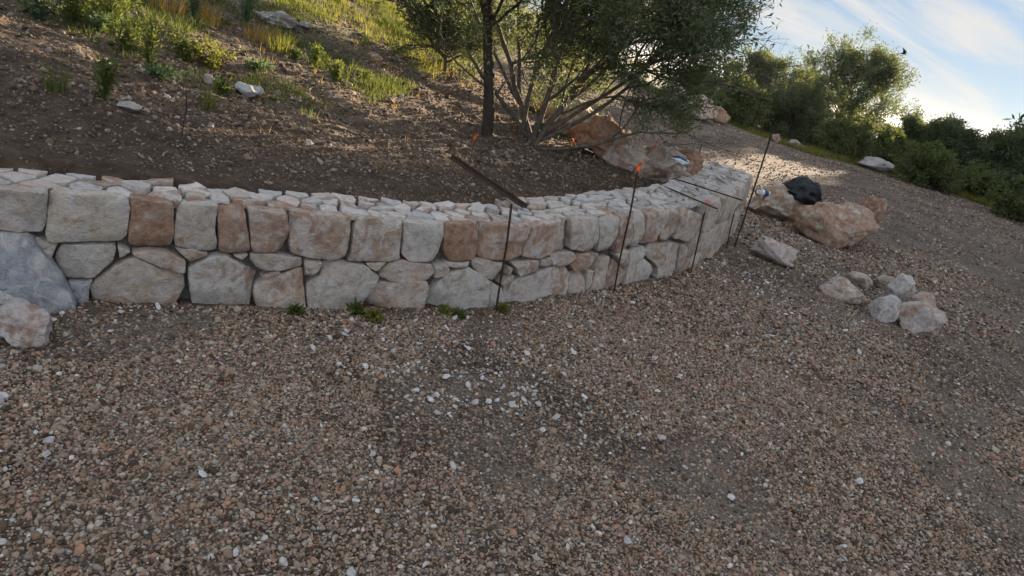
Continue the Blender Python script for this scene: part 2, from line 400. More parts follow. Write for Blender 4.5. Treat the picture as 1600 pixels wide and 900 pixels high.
# ------------------------------------------------------------------ stones of the wall
def chaikin(P, it=1, r=.22):
    P = np.asarray(P, float)
    for _ in range(it):
        Q = np.roll(P, -1, 0); P = np.stack([P * (1 - r) + Q * r, P * r + Q * (1 - r)], 1).reshape(-1, 2)
    return P
def resample(P, n):
    Q = np.vstack([P, P[:1]]); L = np.concatenate([[0], np.cumsum(np.linalg.norm(np.diff(Q, axis=0), axis=1))])
    t = np.linspace(0, L[-1], n, endpoint=False)
    return np.stack([np.interp(t, L, Q[:, 0]), np.interp(t, L, Q[:, 1])], -1)
def slab_mesh(poly, depth, bulge, rough, seed, mapf, n=44, shrink=.004, edge=.012, cc=(.14, .25), wob_=.035, lowf=.05, spall=4):
    """poly in the plane (a,b); mapf(a,b,out) -> world, out = distance out of the face"""
    P = chaikin(chaikin(poly, 1, cc[0]), 1, cc[1]); P = resample(P, n)
    c = P.mean(0); D = P - c; L = np.linalg.norm(D, axis=1, keepdims=True)
    size = L.mean()
    P = c + D * (1 - shrink / L); D = P - c
    wob = fbm(np.stack([P[:, 0], P[:, 1], np.full(n, seed * 3.1)], -1), 16, 3, seed)[:, None]
    D = D * (1 + wob_ * wob); L = np.linalg.norm(D, axis=1, keepdims=True)
    rings = []
    es = min(edge, size * .3)
    prof = [(1.0, -depth), (1.0, -depth * .5), (1.0, -es * 1.1), ('e', .25, -es * .45), ('e', .8, -es * .10), ('e', 1.7, 0), (.72, None), (.52, None), (.34, None), (.17, None)]
    for pr in prof:
        if pr[0] == 'e':
            f = 1 - pr[1] * es / L; f = np.maximum(f, .75); o = np.full(n, pr[2])
        else:
            f = np.full((n, 1), pr[0]); o = np.full(n, 0. if pr[1] is None else pr[1])
        q = c + D * f
        r2 = (1 - (f[:, 0]) ** 2)
        if pr[0] == 'e' or pr[1] is None: o = o + bulge * r2
        rings.append(np.column_stack([q, o]))
    V = np.vstack(rings + [np.array([[c[0], c[1], bulge]])])
    fr = (V[:, 2] > -es * 1.6).astype(float)
    q3 = np.column_stack([V[:, 0], V[:, 1], np.full(len(V), seed * 1.7)])
    dsp = fbm(q3, 9, 5, seed) * rough + np.abs(fbm(q3, 22, 3, seed + 5)) * rough * .35
    ridge = 1 - 2 * np.abs(vnoise(q3 * 11 + 5, seed + 7)); dsp = dsp + ridge * rough * .4
    V[:, 2] += dsp * fr
    rc = np.random.default_rng(seed + 9000)
    for _ in range(spall):      # spalled corners and edges
        a_ = rc.uniform(0, 6.283); off_ = size * rc.uniform(.55, .95); dd_ = (V[:, 0] - c[0]) * math.cos(a_) + (V[:, 1] - c[1]) * math.sin(a_)
        V[:, 2] -= fr * np.clip(dd_ - off_, 0, .05) * rc.uniform(.25, .7)
    ang = (seed * 2.399) % 6.283
    V[:, 2] += fr * ((V[:, 0] - c[0]) * math.cos(ang) + (V[:, 1] - c[1]) * math.sin(ang)) * lowf
    W_ = mapf(V[:, 0], V[:, 1], V[:, 2])
    F = []; k = len(prof)
    for i in range(k - 1):
        for j in range(n):
            a = i * n + j; b2 = i * n + (j + 1) % n; F.append((a, b2, b2 + n, a + n))
    F += [((k - 1) * n + j, (k - 1) * n + (j + 1) % n, k * n) for j in range(n)]
    return W_, F
def orient(Pn):
    a = 0.
    for i in range(len(Pn)):
        x0, y0 = Pn[i]; x1, y1 = Pn[(i + 1) % len(Pn)]; a += x0 * y1 - x1 * y0
    return Pn if a > 0 else Pn[::-1]

CREAM = (.51, .445, .37); PINK = (.50, .40, .33); PALE = (.54, .49, .44); BROWN = (.40, .315, .25); GREYB = (.35, .365, .39)
FACE = [ # outline in photograph pixels, tint, stain, label
 ([(-70,286),(0,292),(57,293),(68,303),(72,317),(70,368),(35,364),(0,360),(-70,350)], CREAM, .05, 'large cream block at the left end of the top course'),
 ([(79,300),(88,296),(133,296),(206,303),(200,370),(187,380),(127,379),(72,377),(71,366),(76,316)], (.52, .455, .375), .0, 'widest smooth cream block of the top course'),
 ([(208,308),(227,306),(273,316),(272,373),(267,387),(213,392),(199,383),(204,320)], BROWN, .58, 'rust brown block of the top course'),
 ([(287,313),(342,318),(338,350),(340,395),(272,387),(274,337)], (.52, .46, .385), .0, None),
 ([(343,322),(383,326),(388,360),(392,393),(383,397),(358,399),(343,395),(339,340)], PINK, .42, None),
 ([(386,328),(409,321),(451,329),(451,370),(442,393),(423,396),(397,396),(392,387),(386,341)], PINK, .28, None),
 ([(454,329),(501,331),(553,344),(545,390),(537,404),(527,410),(472,401),(452,394),(453,347)], PINK, .26, None),
 ([(560,336),(594,344),(630,348),(625,373),(624,404),(600,409),(545,411),(550,387),(556,355)], CREAM, .24, None),
 ([(631,348),(669,342),(699,350),(686,402),(677,410),(640,409),(628,399)], PALE, .05, None),
 ([(702,351),(727,347),(747,355),(745,399),(739,407),(703,408),(695,396),(696,364)], BROWN, .52, 'orange brown block beside the rusty stake'),
 ([(752,349),(772,348),(809,348),(827,358),(814,397),(795,408),(769,407),(744,403),(748,365)], PINK, .36, None),
 ([(829,356),(850,348),(893,345),(889,370),(887,393),(841,405),(818,403),(817,396)], PINK, .26, None),
 ([(894,347),(919,341),(936,348),(932,393),(925,394),(889,391)], CREAM, .08, None),
 ([(938,347),(965,348),(962,379),(955,397),(936,394)], CREAM, .05, None),
 ([(968,347),(985,341),(991,367),(980,390),(961,396),(964,376)], PINK, .25, None),
 ([(988,341),(1007,341),(1006,364),(1000,386),(983,386),(992,367)], CREAM, .2, None),
 ([(1009,341),(1042,337),(1037,358),(1029,367),(1022,383),(1004,384)], PINK, .22, None),
 ([(1043,337),(1066,335),(1062,356),(1053,374),(1032,377),(1030,367)], BROWN, .2, None),
 ([(1068,335),(1095,335),(1087,361),(1078,379),(1055,374)], PINK, .15, None),
 ([(-60,360),(0,362),(45,366),(75,398),(100,430),(128,470),(90,480),(45,478),(0,465),(-60,450)], GREYB, .0, 'big sloping bluish grey stone at the left end of the base'),
 ([(50,374),(92,380),(80,407),(72,400)], CREAM, .1, None),
 ([(97,382),(182,383),(178,407),(147,436),(103,438),(82,408)], (.48, .43, .375), .0, None),
 ([(104,440),(146,439),(140,452),(138,474),(126,474)], GREYB, .0, None),
 ([(183,384),(205,393),(187,407)], CREAM, .1, None),
 ([(193,406),(213,402),(250,420),(287,430),(290,450),(273,468),(200,475),(147,467),(138,453),(150,437)], PINK, .12, None),
 ([(203,395),(227,391),(260,393),(290,407),(290,428),(252,420)], PINK, .24, None),
 ([(273,391),(302,389),(327,398),(297,410)], CREAM, .1, None),
 ([(292,418),(330,401),(353,397),(408,430),(396,450),(392,472),(333,470),(305,466),(293,440)], PALE, .16, None),
 ([(364,400),(390,398),(378,408)], CREAM, .1, None),
 ([(391,397),(423,397),(474,403),(474,419),(415,425),(400,419),(390,407)], CREAM, .05, None),
 ([(397,448),(407,440),(455,423),(474,421),(481,482),(438,482),(406,478),(396,462)], PINK, .24, None),
 ([(409,433),(436,423),(440,427),(409,439)], PINK, .1, None),
 ([(476,407),(504,409),(503,416),(491,433),(477,435)], CREAM, .05, None),
 ([(507,411),(571,413),(592,433),(588,445),(559,477),(542,488),(490,490),(483,477),(481,445),(501,430)], (.51, .45, .385), .12, None),
 ([(572,412),(605,409),(604,413),(591,426),(579,421)], CREAM, .1, None),
 ([(608,410),(626,407),(675,414),(680,427),(664,440),(631,443),(595,437),(595,427)], PINK, .05, None),
 ([(594,442),(669,439),(670,456),(663,481),(600,485),(574,479),(576,462)], PINK, .08, None),
 ([(680,417),(695,410),(706,423),(701,433),(680,437)], CREAM, .1, None),
 ([(698,410),(737,410),(735,417),(699,418)], PINK, .1, None),
 ([(686,439),(709,425),(735,419),(767,439),(764,474),(721,484),(669,482),(672,462)], PALE, .1, 'pale pitted base stone beside the rusty stake'),
 ([(740,407),(757,405),(792,413),(792,428),(772,439),(752,434),(742,420)], CREAM, .1, None),
 ([(769,442),(785,450),(791,466),(766,476)], PALE, .1, None),
 ([(794,416),(801,418),(798,428),(792,430)], PINK, .1, None),
 ([(798,410),(844,406),(841,422),(812,432),(805,418)], CREAM, .18, None),
 ([(779,442),(798,430),(811,434),(787,450)], BROWN, .1, None),
 ([(847,407),(862,403),(864,413),(845,418)], CREAM, .1, None),
 ([(790,452),(818,435),(856,420),(890,419),(893,431),(884,462),(856,471),(798,476),(792,468)], PALE, .22, None),
 ([(864,399),(896,393),(900,402),(884,420),(865,416)], PINK, .1, None),
 ([(902,397),(925,395),(941,399),(925,419),(896,424),(894,416)], PINK, .35, None),
 ([(893,428),(916,424),(915,462),(887,467)], PINK, .1, None),
 ([(918,423),(928,422),(925,442),(916,461)], CREAM, .1, None),
 ([(939,406),(954,401),(951,419),(939,461),(918,463),(928,436)], PINK, .2, None),
 ([(957,402),(977,425),(974,442),(948,457),(942,454)], PINK, .35, None),
 ([(962,398),(980,389),(987,393),(983,413),(971,419)], CREAM, .12, None),
 ([(990,392),(1009,386),(1010,396),(997,410),(986,442),(975,442),(980,425)], PALE, .1, None),
 ([(1009,405),(1017,413),(1023,428),(1000,436),(991,437),(997,414)], PALE, .1, None),
 ([(1011,396),(1022,385),(1043,379),(1063,380),(1056,428),(1026,432),(1029,419)], CREAM, .18, None),
 ([(1065,382),(1077,382),(1072,396),(1061,425),(1057,425)], BROWN, .1, None),
]
wall = empty('stone_wall', (0, 3.6, 0))
tag(wall, 'low curved retaining wall of pale limestone blocks topped with flat rubble', 'stone wall')
def face_map(a, b, o):
    return wall_pt(a, -o, b)
stone_polys = []
for px, tint, rust, lab in FACE:
    q = [on_wall_face(*p) for p in px]
    if len(stone_polys) < 19: q = [(a, float(wtop(a)) - .004 if b > wtop(a) - .055 else b) for a, b in q]
    stone_polys.append((q, tint, rust, lab))
# the courses the picture shows only edge-on, round the bend and on past the left edge of the frame
def course(s0, s1, z0f, z1f, wmin, wmax, top=False):
    s = s0
    lean = 0
    while s < s1 - .05:
        w = random.uniform(wmin, wmax); e = min(s + w, s1)
        if s1 - e < .08: e = s1
        ln = random.uniform(-.02, .02)
        za, zb = z0f(s), z0f(e); zc, zd = z1f(e), z1f(s)
        j = lambda: random.uniform(-.012, .012)
        pl = [(s + lean + .004, za + j()), ((s + e) / 2, (za + zb) / 2 + j()), (e + ln - .004, zb + j()), (e + j() - .004, (zb + zc) / 2), (e - ln - .004, zc + (0 if top else j())), ((s + e) / 2, (zc + zd) / 2), (s - lean + .004, zd + (0 if top else j())), (s + j() + .004, (za + zd) / 2)]
        stone_polys.append((pl, random.choice([CREAM, PINK, PALE, CREAM, BROWN]), random.choice([.0, .1, .2, .3]), None))
        lean = ln; s = e
gz = lambda s: float(terrain(*[np.array([v]) for v in wall_pt(s, -.05, 0)[0][:2]])[0]) - .05
SA = on_wall_face(1092, 350)[0]; SB = on_wall_face(1072, 400)[0]
course(SA, WLEN, lambda s: .32 + .02 * math.sin(s * 9), lambda s: float(wtop(s)) - .005, .14, .24, True)
mid1 = lambda s: (gz(s) + .31) / 2 + .03 * math.sin(s * 5)
course(SB, WLEN, mid1, lambda s: .315 + .02 * math.sin(s * 9), .15, .3)
course(SB - .03, WLEN, gz, lambda s: mid1(s) - .006, .16, .32)
SL = min(p[0] for p in stone_polys[0][0])
for q in stone_polys[:19]:
    assert max(p[1] for p in q[0]) > .4
course(.05, SL - .01, lambda s: .265, lambda s: float(wtop(s)) - .005, .22, .4, True)
course(.05, SL - .03, lambda s: -.06, lambda s: .258, .25, .4)
for i, (pl, tint, rust, lab) in enumerate(stone_polys):
    pl = [(a, (b - .05 if b < .045 else b)) for a, b in pl]
    zz = [p[1] for p in pl]
    top = max(zz) > .44
    push = .075 if lab and 'sloping bluish' in lab else 0
    fm = (lambda a, b, o: wall_pt(a, -(o + .10 * np.clip((.36 - b) / .36, 0, 1)), b)) if push else face_map
    V, Fc = slab_mesh(orient(pl), .072 if top else .11, random.uniform(.0, .008) + .02 * (push > 0), .009 + .008 * (push > 0), 100 + i, fm, n=72 if i < 60 else 40, shrink=.001, edge=.0045, cc=(.08, .22), wob_=.045, lowf=.05)
    o = mesh_obj('face_stone', V, Fc, MAT_STONE, wall)
    kk = random.uniform(.92, 1.07); o.color = (*[c * kk * random.uniform(.985, 1.015) for c in tint], rust)
    if lab: o['label'] = lab
bigslab = None

# mortar core: a swept body behind the faces, its top a little below the coping stones
ss = np.linspace(.0, WLEN - .03, 260)
rows = []
for w_, z_ in (('f', -.5), ('f', .16), ('f', .36), ('f', 'a'), ('m', 'b'), ('b', 'a'), ('b', -.5)):
    w = np.full_like(ss, .062) if w_ == 'f' else (thick(ss) - .03 if w_ == 'b' else thick(ss) * .5)
    zz_ = wtop(ss) - (.036 if z_ == 'a' else .028) if isinstance(z_, str) else np.full_like(ss, z_)
    p = wall_pt(ss, w, zz_); z_ = 1 if isinstance(z_, str) else z_; p[:, 2] += .006 * fbm(p, 12, 2, 6) * (z_ > 0)
    if z_ in (.16, .36): p[:, :2] += .006 * vnoise(p * 9, 3)[:, None]
    rows.append(p)
V = np.vstack(rows); N = len(ss); F = []
for i in range(len(rows) - 1):
    for j in range(N - 1): a = i * N + j; F.append((a, a + N, a + N + 1, a + 1))
F.append([i * N for i in range(len(rows))]); F.append([i * N + N - 1 for i in range(len(rows))][::-1])
mesh_obj('mortar_core', V, F, MAT_MORTAR, wall)

# end face stones (away from the camera) and coping stones
endc = wall_pt(WLEN, 0, 0)[0]; e2 = wall_pt(WLEN, 1, 0)[0] - endc; tdir = np.array([e2[1], -e2[0]])
def end_map(a, b, o):
    return np.stack([endc[0] + e2[0] * a + tdir[0] * o, endc[1] + e2[1] * a + tdir[1] * o, b], -1)
for zr in ((-.3, -.04), (-.035, .22), (.225, .44), (.445, .665)):
    for a0, a1 in ((.01, .25), (.255, .50)):
        V, Fc = slab_mesh([(a0, zr[0]), (a1, zr[0]), (a1, zr[1]), (a0, zr[1])], .06, .012, .008, int(a0 * 100 + zr[0] * 77) + 400, end_map, n=28)
        o = mesh_obj('end_stone', V, Fc, MAT_STONE, wall); o.color = (*random.choice([CREAM, PINK]), .15)

def clip(poly, p, nrm):
    out_ = []
    for i in range(len(poly)):
        a = poly[i]; b = poly[(i + 1) % len(poly)]
        da = (a - p) @ nrm; db = (b - p) @ nrm
        if da <= 0: out_.append(a)
        if (da < 0) != (db < 0) and abs(da - db) > 1e-12: out_.append(a + (b - a) * da / (da - db))
    return out_
sites = []
s = .06
while s < WLEN - .02:
    th = float(thick(s)); w0 = .048; nr = max(2, int(round((th - w0) / .082)))
    for r in range(nr):
        sites.append((s + random.uniform(-.045, .045) + (.055 if r % 2 else 0), w0 + (r + .5) * (th - w0) / nr + random.uniform(-.022, .022), s))
    s += random.uniform(.11, .16)
ST = np.array([(a, b) for a, b, _ in sites])
cop = []
for i, p in enumerate(ST):
    s0 = min(max(p[0], 0), WLEN)
    poly = [np.array(q) for q in ((p[0] - .13, .036 + random.uniform(-.014, .020)), (p[0] + .13, .036 + random.uniform(-.014, .020)), (p[0] + .13, float(thick(s0)) + random.uniform(-.015, .025)), (p[0] - .13, float(thick(s0)) + random.uniform(-.015, .025)))]
    for j in np.where((np.abs(ST[:, 0] - p[0]) < .3))[0]:
        if j == i: continue
        q = ST[j]; poly = clip(poly, (p + q) / 2, (q - p) / np.linalg.norm(q - p))
        if len(poly) < 3: break
    if len(poly) >= 3:
        poly = clip(poly, np.array([WLEN + .01, 0]), np.array([1., 0])) or poly
        if len(poly) >= 3: cop.append((p, np.array(poly)))
def vis_size(p):
    q = wall_pt(p[0], p[1], .5)[0] - np.array([0, 0, CZ]); z = q @ CF
    u = 800 + FPX * (q @ CR) / z; v = 450 + FPX * (q @ CD) / z
    return (1 / z) * (1 if -20 < u < 1620 and -20 < v < 920 else .01)
cop.sort(key=lambda c: -vis_size(c[0]))
rV, rF, off = [], [], 0
for i, (p, poly) in enumerate(cop):
    lift = random.uniform(-.010, .010); tx, ty = random.uniform(-.10, .10), random.uniform(-.13, .10)
    def top_map(a, b, o, p=p, lift=lift, tx=tx, ty=ty):
        return wall_pt(a, b, wtop(a) + lift + o + (a - p[0]) * tx + (b - p[1]) * ty)
    V, Fc = slab_mesh(orient([tuple(q) for q in poly]), .04, .0, .0045, 700 + i, top_map, n=30, shrink=random.uniform(.004, .015), edge=.004, cc=(.06, .18), wob_=.08, lowf=.09, spall=0)
    if i < 100:
        o = mesh_obj('coping_stone', V, Fc, MAT_STONE, wall); kk = random.uniform(1.05, 1.38); o.color = (*[c * kk for c in random.choice([PALE, PALE, CREAM, (.43, .415, .395), PALE, PINK])], random.choice([0, 0, 0, .05, .1, .35]))
    else:
        rV.append(V); rF += [[k + off for k in f] for f in Fc]; off += len(V)
o = mesh_obj('coping_stones', np.vstack(rV), rF, MAT_STONE_I, wall); o.color = (.58, .54, .50, .03); o['kind'] = 'stuff'

# ------------------------------------------------------------------ loose rocks
def ico(sub):
    bm = bmesh.new(); bmesh.ops.create_icosphere(bm, subdivisions=sub, radius=1)
    V = np.array([v.co[:] for v in bm.verts]); F = np.array([[v.index for v in f.verts] for f in bm.faces]); bm.free(); return V, F
ICO5 = ico(5); ICO4 = ico(4); ICO3 = ico(3)
def rock(name, label, cat, pos, size, yaw=0, seed=1, tint=CREAM, rust=.2, group=None, tilt=(0, 0), cuts=15, rough=.10, sink=.12, sub=None, cutd=(.55, .85)):
    V, F = sub or ICO5; r = np.random.default_rng(seed)
    P = V.copy()
    for k in range(cuts):
        nrm = r.normal(size=3); nrm /= np.linalg.norm(nrm); dd = r.uniform(*cutd)
        e = P @ nrm - dd; P = P - np.outer(np.where(e > 0, e * .985, 0), nrm)
    nr = P / np.linalg.norm(P, axis=1, keepdims=True)
    P = P + nr * (rough * .7 * fbm(P, 1.6, 2, seed) + rough * .40 * fbm(P, 5.5, 5, seed + 3, .6) - rough * .35 * np.abs(fbm(P, 2.6, 3, seed + 8)))[:, None]
    mn = P.min(0); mx = P.max(0); P = (P - (mn + mx) / 2) / ((mx - mn) / 2)
    P = P * (np.array(size) / 2)
    Rm = np.array((Euler((R_(tilt[0]), R_(tilt[1]), R_(yaw))).to_matrix()))
    P = P @ Rm.T
    P[:, 2] -= P[:, 2].min() + sink * size[2]
    pos = np.array(pos, float)
    o = mesh_obj(name, P + pos, F, MAT_STONE, None, True, origin=pos)
    o.color = (*tint, rust); tag(o, label, cat, group); return o
def rock_px(name, label, cat, u, v, *a, **k):
    p = on_ground(u, v); return rock(name, label, cat, p, *a, **k)

rock_px('loose_rock', 'triangular cream rock with a dark spot lying before the left end of the wall', 'rock', 40, 527, (.23, .17, .135), yaw=-10, seed=3, tint=(.47, .41, .37), rust=.24, cuts=16, tilt=(0, 8))
rock_px('loose_rock', 'smooth grey rock leaning on the wall at the left picture edge', 'rock', 0, 490, (.19, .12, .16), yaw=35, seed=14, tint=(.45, .44, .43), rust=.0)
# boulders right of the wall end
rock_px('boulder', 'long flat pale boulder carrying the bottle and black bag', 'boulder', 1213, 343, (0.925, 0.578, 0.558), yaw=-6, seed=21, tint=(.40, .325, .255), rust=.26, rough=.16)
rock_px('boulder', 'large rust streaked boulder right of the black bag', 'boulder', 1290, 378, (1.024, 0.632, 0.630), yaw=-24, seed=33, tint=(.39, .30, .23), rust=.36, rough=.15, cuts=16)
rock_px('boulder', 'upright dark red pointed boulder at the right end of the boulder row', 'boulder', 1336, 384, (0.358, 0.413, 0.781), yaw=10, seed=45, tint=(.27, .17, .13), rust=.45, rough=.15)
rock_px('loose_rock', 'long pale split rock alone on the gravel beside the wall end', 'rock', 1204, 408, (0.468, 0.256, 0.244), yaw=-28, seed=52, tint=(.47, .40, .37), rust=.16)
pile = [(1312, 466, (.30, .20, .14), 5, 61, (.43, .36, .30), .2, 'flat tan rock at the left end of the small rock pile'),
        (1340, 447, (.17, .14, .10), 15, 62, (.46, .41, .37), .25, 'little pinkish rock at the back of the small rock pile'),
        (1378, 452, (.14, .12, .12), -15, 63, (.40, .34, .28), .2, 'small brown rock behind the upright one in the pile'),
        (1400, 470, (.17, .15, .20), -20, 64, (.50, .46, .43), .08, 'upright whitish rock at the top of the small pile'),
        (1373, 497, (.17, .14, .17), -40, 65, (.48, .45, .42), .05, 'pale wedge shaped rock leaning in the middle of the pile'),
        (1425, 516, (.26, .20, .19), -25, 66, (.45, .39, .35), .2, 'biggest rounded rock at the front right of the pile'),
        (1437, 490, (.20, .15, .16), -30, 67, (.44, .37, .32), .28, 'streaked rock behind the biggest one of the pile')]
for u, v, sz, yw, sd, tn, rs, lab in pile:
    rock_px('loose_rock', lab, 'rock', u, v, [q * 1.55 for q in sz], yaw=yw, seed=sd, tint=tn, rust=rs, group='rocks of the small pile on the gravel')
# boulders that hold the planting bed, behind the wall
for u, v, sz, yw, sd, tn, rs, lab in [
    (940, 246, (.62, .45, .38), -20, 71, (.30, .17, .11), .55, 'red brown boulder right of the olive tree'),
    (978, 262, (.45, .38, .32), -20, 72, (.46, .36, .29), .30, 'pale pinkish boulder between the red brown boulder and the hollow one'),
    (1022, 277, (.52, .40, .30), -25, 73, (.36, .29, .22), .25, 'tan boulder with a dark hollow just behind the wall'),
    (1064, 283, (.26, .26, .30), 0, 74, (.34, .20, .14), .55, 'small rusty boulder touching the back of the wall'),
    (893, 212, (.50, .42, .38), 10, 75, (.36, .31, .19), .20, 'yellowish mossy boulder behind the olive stems')]:
    rock_px('boulder', lab, 'boulder', u, v, [q * 1.3 for q in sz], yaw=yw, seed=sd, tint=tn, rust=rs, rough=.16, cuts=16, sink=.15)
rock_px('boulder', 'orange brown boulder seen between the olive stems', 'boulder', 848, 182, (0.562, 0.438, 0.413), seed=76, tint=(.36, .22, .13), rust=.4)
for u, v, sz, yw, sd, tn, rs, lab in [
    (1053, 166, (.45, .5, .62), 10, 81, (.45, .40, .36), .1, 'tall pale boulder on the skyline beside the olive crown'),
    (1086, 184, (.85, .6, .58), -10, 82, (.48, .37, .31), .28, 'big round pinkish boulder on the skyline'),
    (1118, 190, (.62, .5, .40), -10, 83, (.33, .17, .12), .5, 'dark red boulder on the skyline beside the leafy shrub'),
    (1209, 222, (.25, .24, .24), 0, 84, (.30, .17, .13), .4, 'small reddish rock at the slope edge behind the tall stake'),
    (1366, 266, (.85, .5, .34), -12, 85, (.36, .34, .32), .0, 'flat grey rock at the gravel edge under the trees'),
    (1238, 230, (.5, .4, .22), -12, 86, (.25, .21, .18), .1, 'low dark rock at the gravel edge under the leafy shrub')]:
    rock_px('boulder', lab, 'boulder', u, v, [q * 1.2 for q in sz], yaw=yw, seed=sd, tint=tn, rust=rs, rough=.14, sub=ICO4)
for u, v, sz, yw, sd, tn, rs, lab in [
    (382, 148, (.17, .12, .09), -10, 91, (.46, .46, .46), .0, 'pale grey stone in the middle of the hillside'),
    (398, 150, (.13, .11, .09), -10, 97, (.46, .44, .42), .0, 'small pale stone touching the grey one on the hillside'),
    (432, 40, (.62, .40, .16), -12, 92, (.20, .175, .15), .05, 'broad dark outcrop near the top of the hillside'),
    (438, 30, (.16, .14, .10), 0, 98, (.42, .42, .42), .0, 'pale rock on top of the dark outcrop'),
    (476, 45, (.17, .13, .09), -30, 93, (.30, .27, .25), .0, 'small rounded stone right of the dark outcrop'),
    (583, 96, (.22, .17, .12), -20, 94, (.34, .22, .15), .3, 'small brown stone alone on the soil left of the trees'),
    (328, 132, (.10, .09, .08), 0, 95, (.42, .34, .27), .2, 'small tan stone above the grey hillside stone'),
    (205, 172, (.14, .10, .05), 0, 96, (.42, .38, .34), .1, 'flat pale stone on the dark soil at left')]:
    rock_px('hillside_rock', lab, 'rock', u, v, sz, yaw=yw, seed=sd, tint=tn, rust=rs, rough=.12, sub=ICO4)

# ------------------------------------------------------------------ tubes
def tube(path, radii, n=8, cap=True):
    P = np.array(path, float); k = len(P); radii = np.broadcast_to(radii, k)
    V = []; T = np.gradient(P, axis=0); T /= np.linalg.norm(T, axis=1, keepdims=True) + 1e-12
    up = np.array([0, 0, 1.]) if abs(T[0][2]) < .9 else np.array([1., 0, 0])
    a = np.cross(T[0], up); a /= np.linalg.norm(a)
    for i in range(k):
        a = a - T[i] * (a @ T[i]); a /= np.linalg.norm(a) + 1e-12; b = np.cross(T[i], a)
        for j in range(n):
            th = 2 * math.pi * j / n; V.append(P[i] + radii[i] * (math.cos(th) * a + math.sin(th) * b))
    F = [(i * n + j, i * n + (j + 1) % n, (i + 1) * n + (j + 1) % n, (i + 1) * n + j) for i in range(k - 1) for j in range(n)]
    if cap: F.append(list(range(n))[::-1]); F.append([(k - 1) * n + j for j in range(n)])
    return np.array(V), F
class MB:
    def __init__(s): s.V = []; s.F = []; s.n = 0
    def add(s, V, F):
        s.V.append(np.asarray(V)); s.F += [[int(i) + s.n for i in f] for f in F]; s.n += len(V)
    def build(s, name, mat, parent=None, smooth=True, origin=None): return mesh_obj(name, np.vstack(s.V), s.F, mat, parent, smooth, origin)
def wobble(a, b, n, amp, seed):
    a = np.array(a, float); b = np.array(b, float); t = np.linspace(0, 1, n)[:, None]
    P = a + (b - a) * t
    q = np.column_stack([t * 3, t * 0 + seed, t * 0]); 
    P[:, 0] += amp * vnoise(q, seed); P[:, 1] += amp * vnoise(q, seed + 9); return P
def stake(label, base, top_px, r=.0055, mat=None, cap=None, bend=.004, seed=0, tape=None, group='rusty stakes along the wall', name='steel_stake'):
    base = np.array(base, float); rr = ray(*top_px)
    # height at which the sight line passes closest to the vertical over the base
    t = (base[0] * rr[0] + base[1] * rr[1]) / (rr[0] ** 2 + rr[1] ** 2)
    top = np.array([0, 0, CZ]) + t * rr
    root = empty(name, base); tag(root, label, 'stake', group)
    P = wobble(base - np.array([0, 0, .08]), top, 26, bend, seed)
    V, F = tube(P, r * (1 + .10 * (np.arange(26) % 2)), 8); mesh_obj('rod', V, F, mat or MAT_RUST_DK, root)
    if cap:
        V, F = tube([P[-3], P[-2] + (0, 0, .004), top + np.array([0, 0, .008])], [r * 1.5, r * 1.9, r * 1.6], 8); mesh_obj('painted_tip', V, F, cap, root)
    if tape:
        mb = MB(); rg = np.random.default_rng(seed + 40)
        for k in range(4):
            a0 = rg.uniform(0, 6.28); d_ = np.array([math.cos(a0), math.sin(a0), 0]); L = rg.uniform(.04, .065)
            st = top + np.array([0, 0, rg.uniform(-.01, .015)]); w_ = .010
            side = np.array([-d_[1], d_[0], 0]) * .95 + np.array([0, 0, .1])
            pts = [st + d_ * L * .24 * t_ * (1 + .4 * t_) + np.array([0, 0, L * (1.0 * t_ - .35 * t_ * t_) * (1 if k % 2 == 0 else -1.1)]) for t_ in np.linspace(0, 1, 6)]
            V = []; 
            for q in pts: V += [q - side * w_, q + side * w_]
            mb.add(V, [(2 * i, 2 * i + 2, 2 * i + 3, 2 * i + 1) for i in range(5)])
        V, F = tube([top - (0, 0, .03), top + (0, 0, .012)], [r * 2.1, r * 1.8], 8); mb.add(V, F)
        mb.build('orange_tape', MAT_ORANGE, root)
    return root, top
def in_front(u, v, off=.075):
    s_, z_ = on_wall_face(u, v); p = wall_pt(s_, -off, 0)[0]; p[2] = terrain(p[:1], p[1:2])[0]; return p
stake('rusty stake standing before the orange brown block of the wall', in_front(766, 474), (800, 319), .0062, seed=1)
stake('rusty stake with tied orange tape at its top, at the middle of the curve', in_front(945, 460), (998, 262), .0062, seed=2, tape=True)
stake('shorter orange tipped stake before the bend of the wall', in_front(1068, 424), (1105, 313), .0060, seed=3, cap=MAT_CAP)
stake('orange tipped stake nearest the far end of the wall', in_front(1124, 390), (1155, 296), .0060, seed=4, cap=MAT_CAP)
p_end = wall_pt(WLEN - .35, -.05, 0)[0]; p_end[2] = terrain(p_end[:1], p_end[1:2])[0]
tall, ttop = stake('tallest rusty stake, leaning up past the far wall corner', in_front(1127, 390, .12), (1206, 208), .0085, seed=5, mat=MAT_RUST_DK)
pb = on_ground(1084, 268); thin, thtop = stake('thin bare stake behind the far part of the wall', pb, (1097, 226), .005, seed=6)
stake('thin dark stake alone in the soil at left', on_ground(283, 211), (293, 140), .0035, seed=7, bend=.006)
for u, v, tu, tv, lab in [(733, 262, 741, 218, 'thin stake with orange tape left of the dark trunk'), (886, 262, 896, 221, 'thin stake with orange tape before the yellowish boulder'),
                          (1014, 272, 1024, 227, 'thin stake with orange tape before the hollow boulder')]:
    stake(lab, on_ground(u, v), (tu, tv), .003, seed=u, tape=True, group='thin taped stakes in the planting bed')
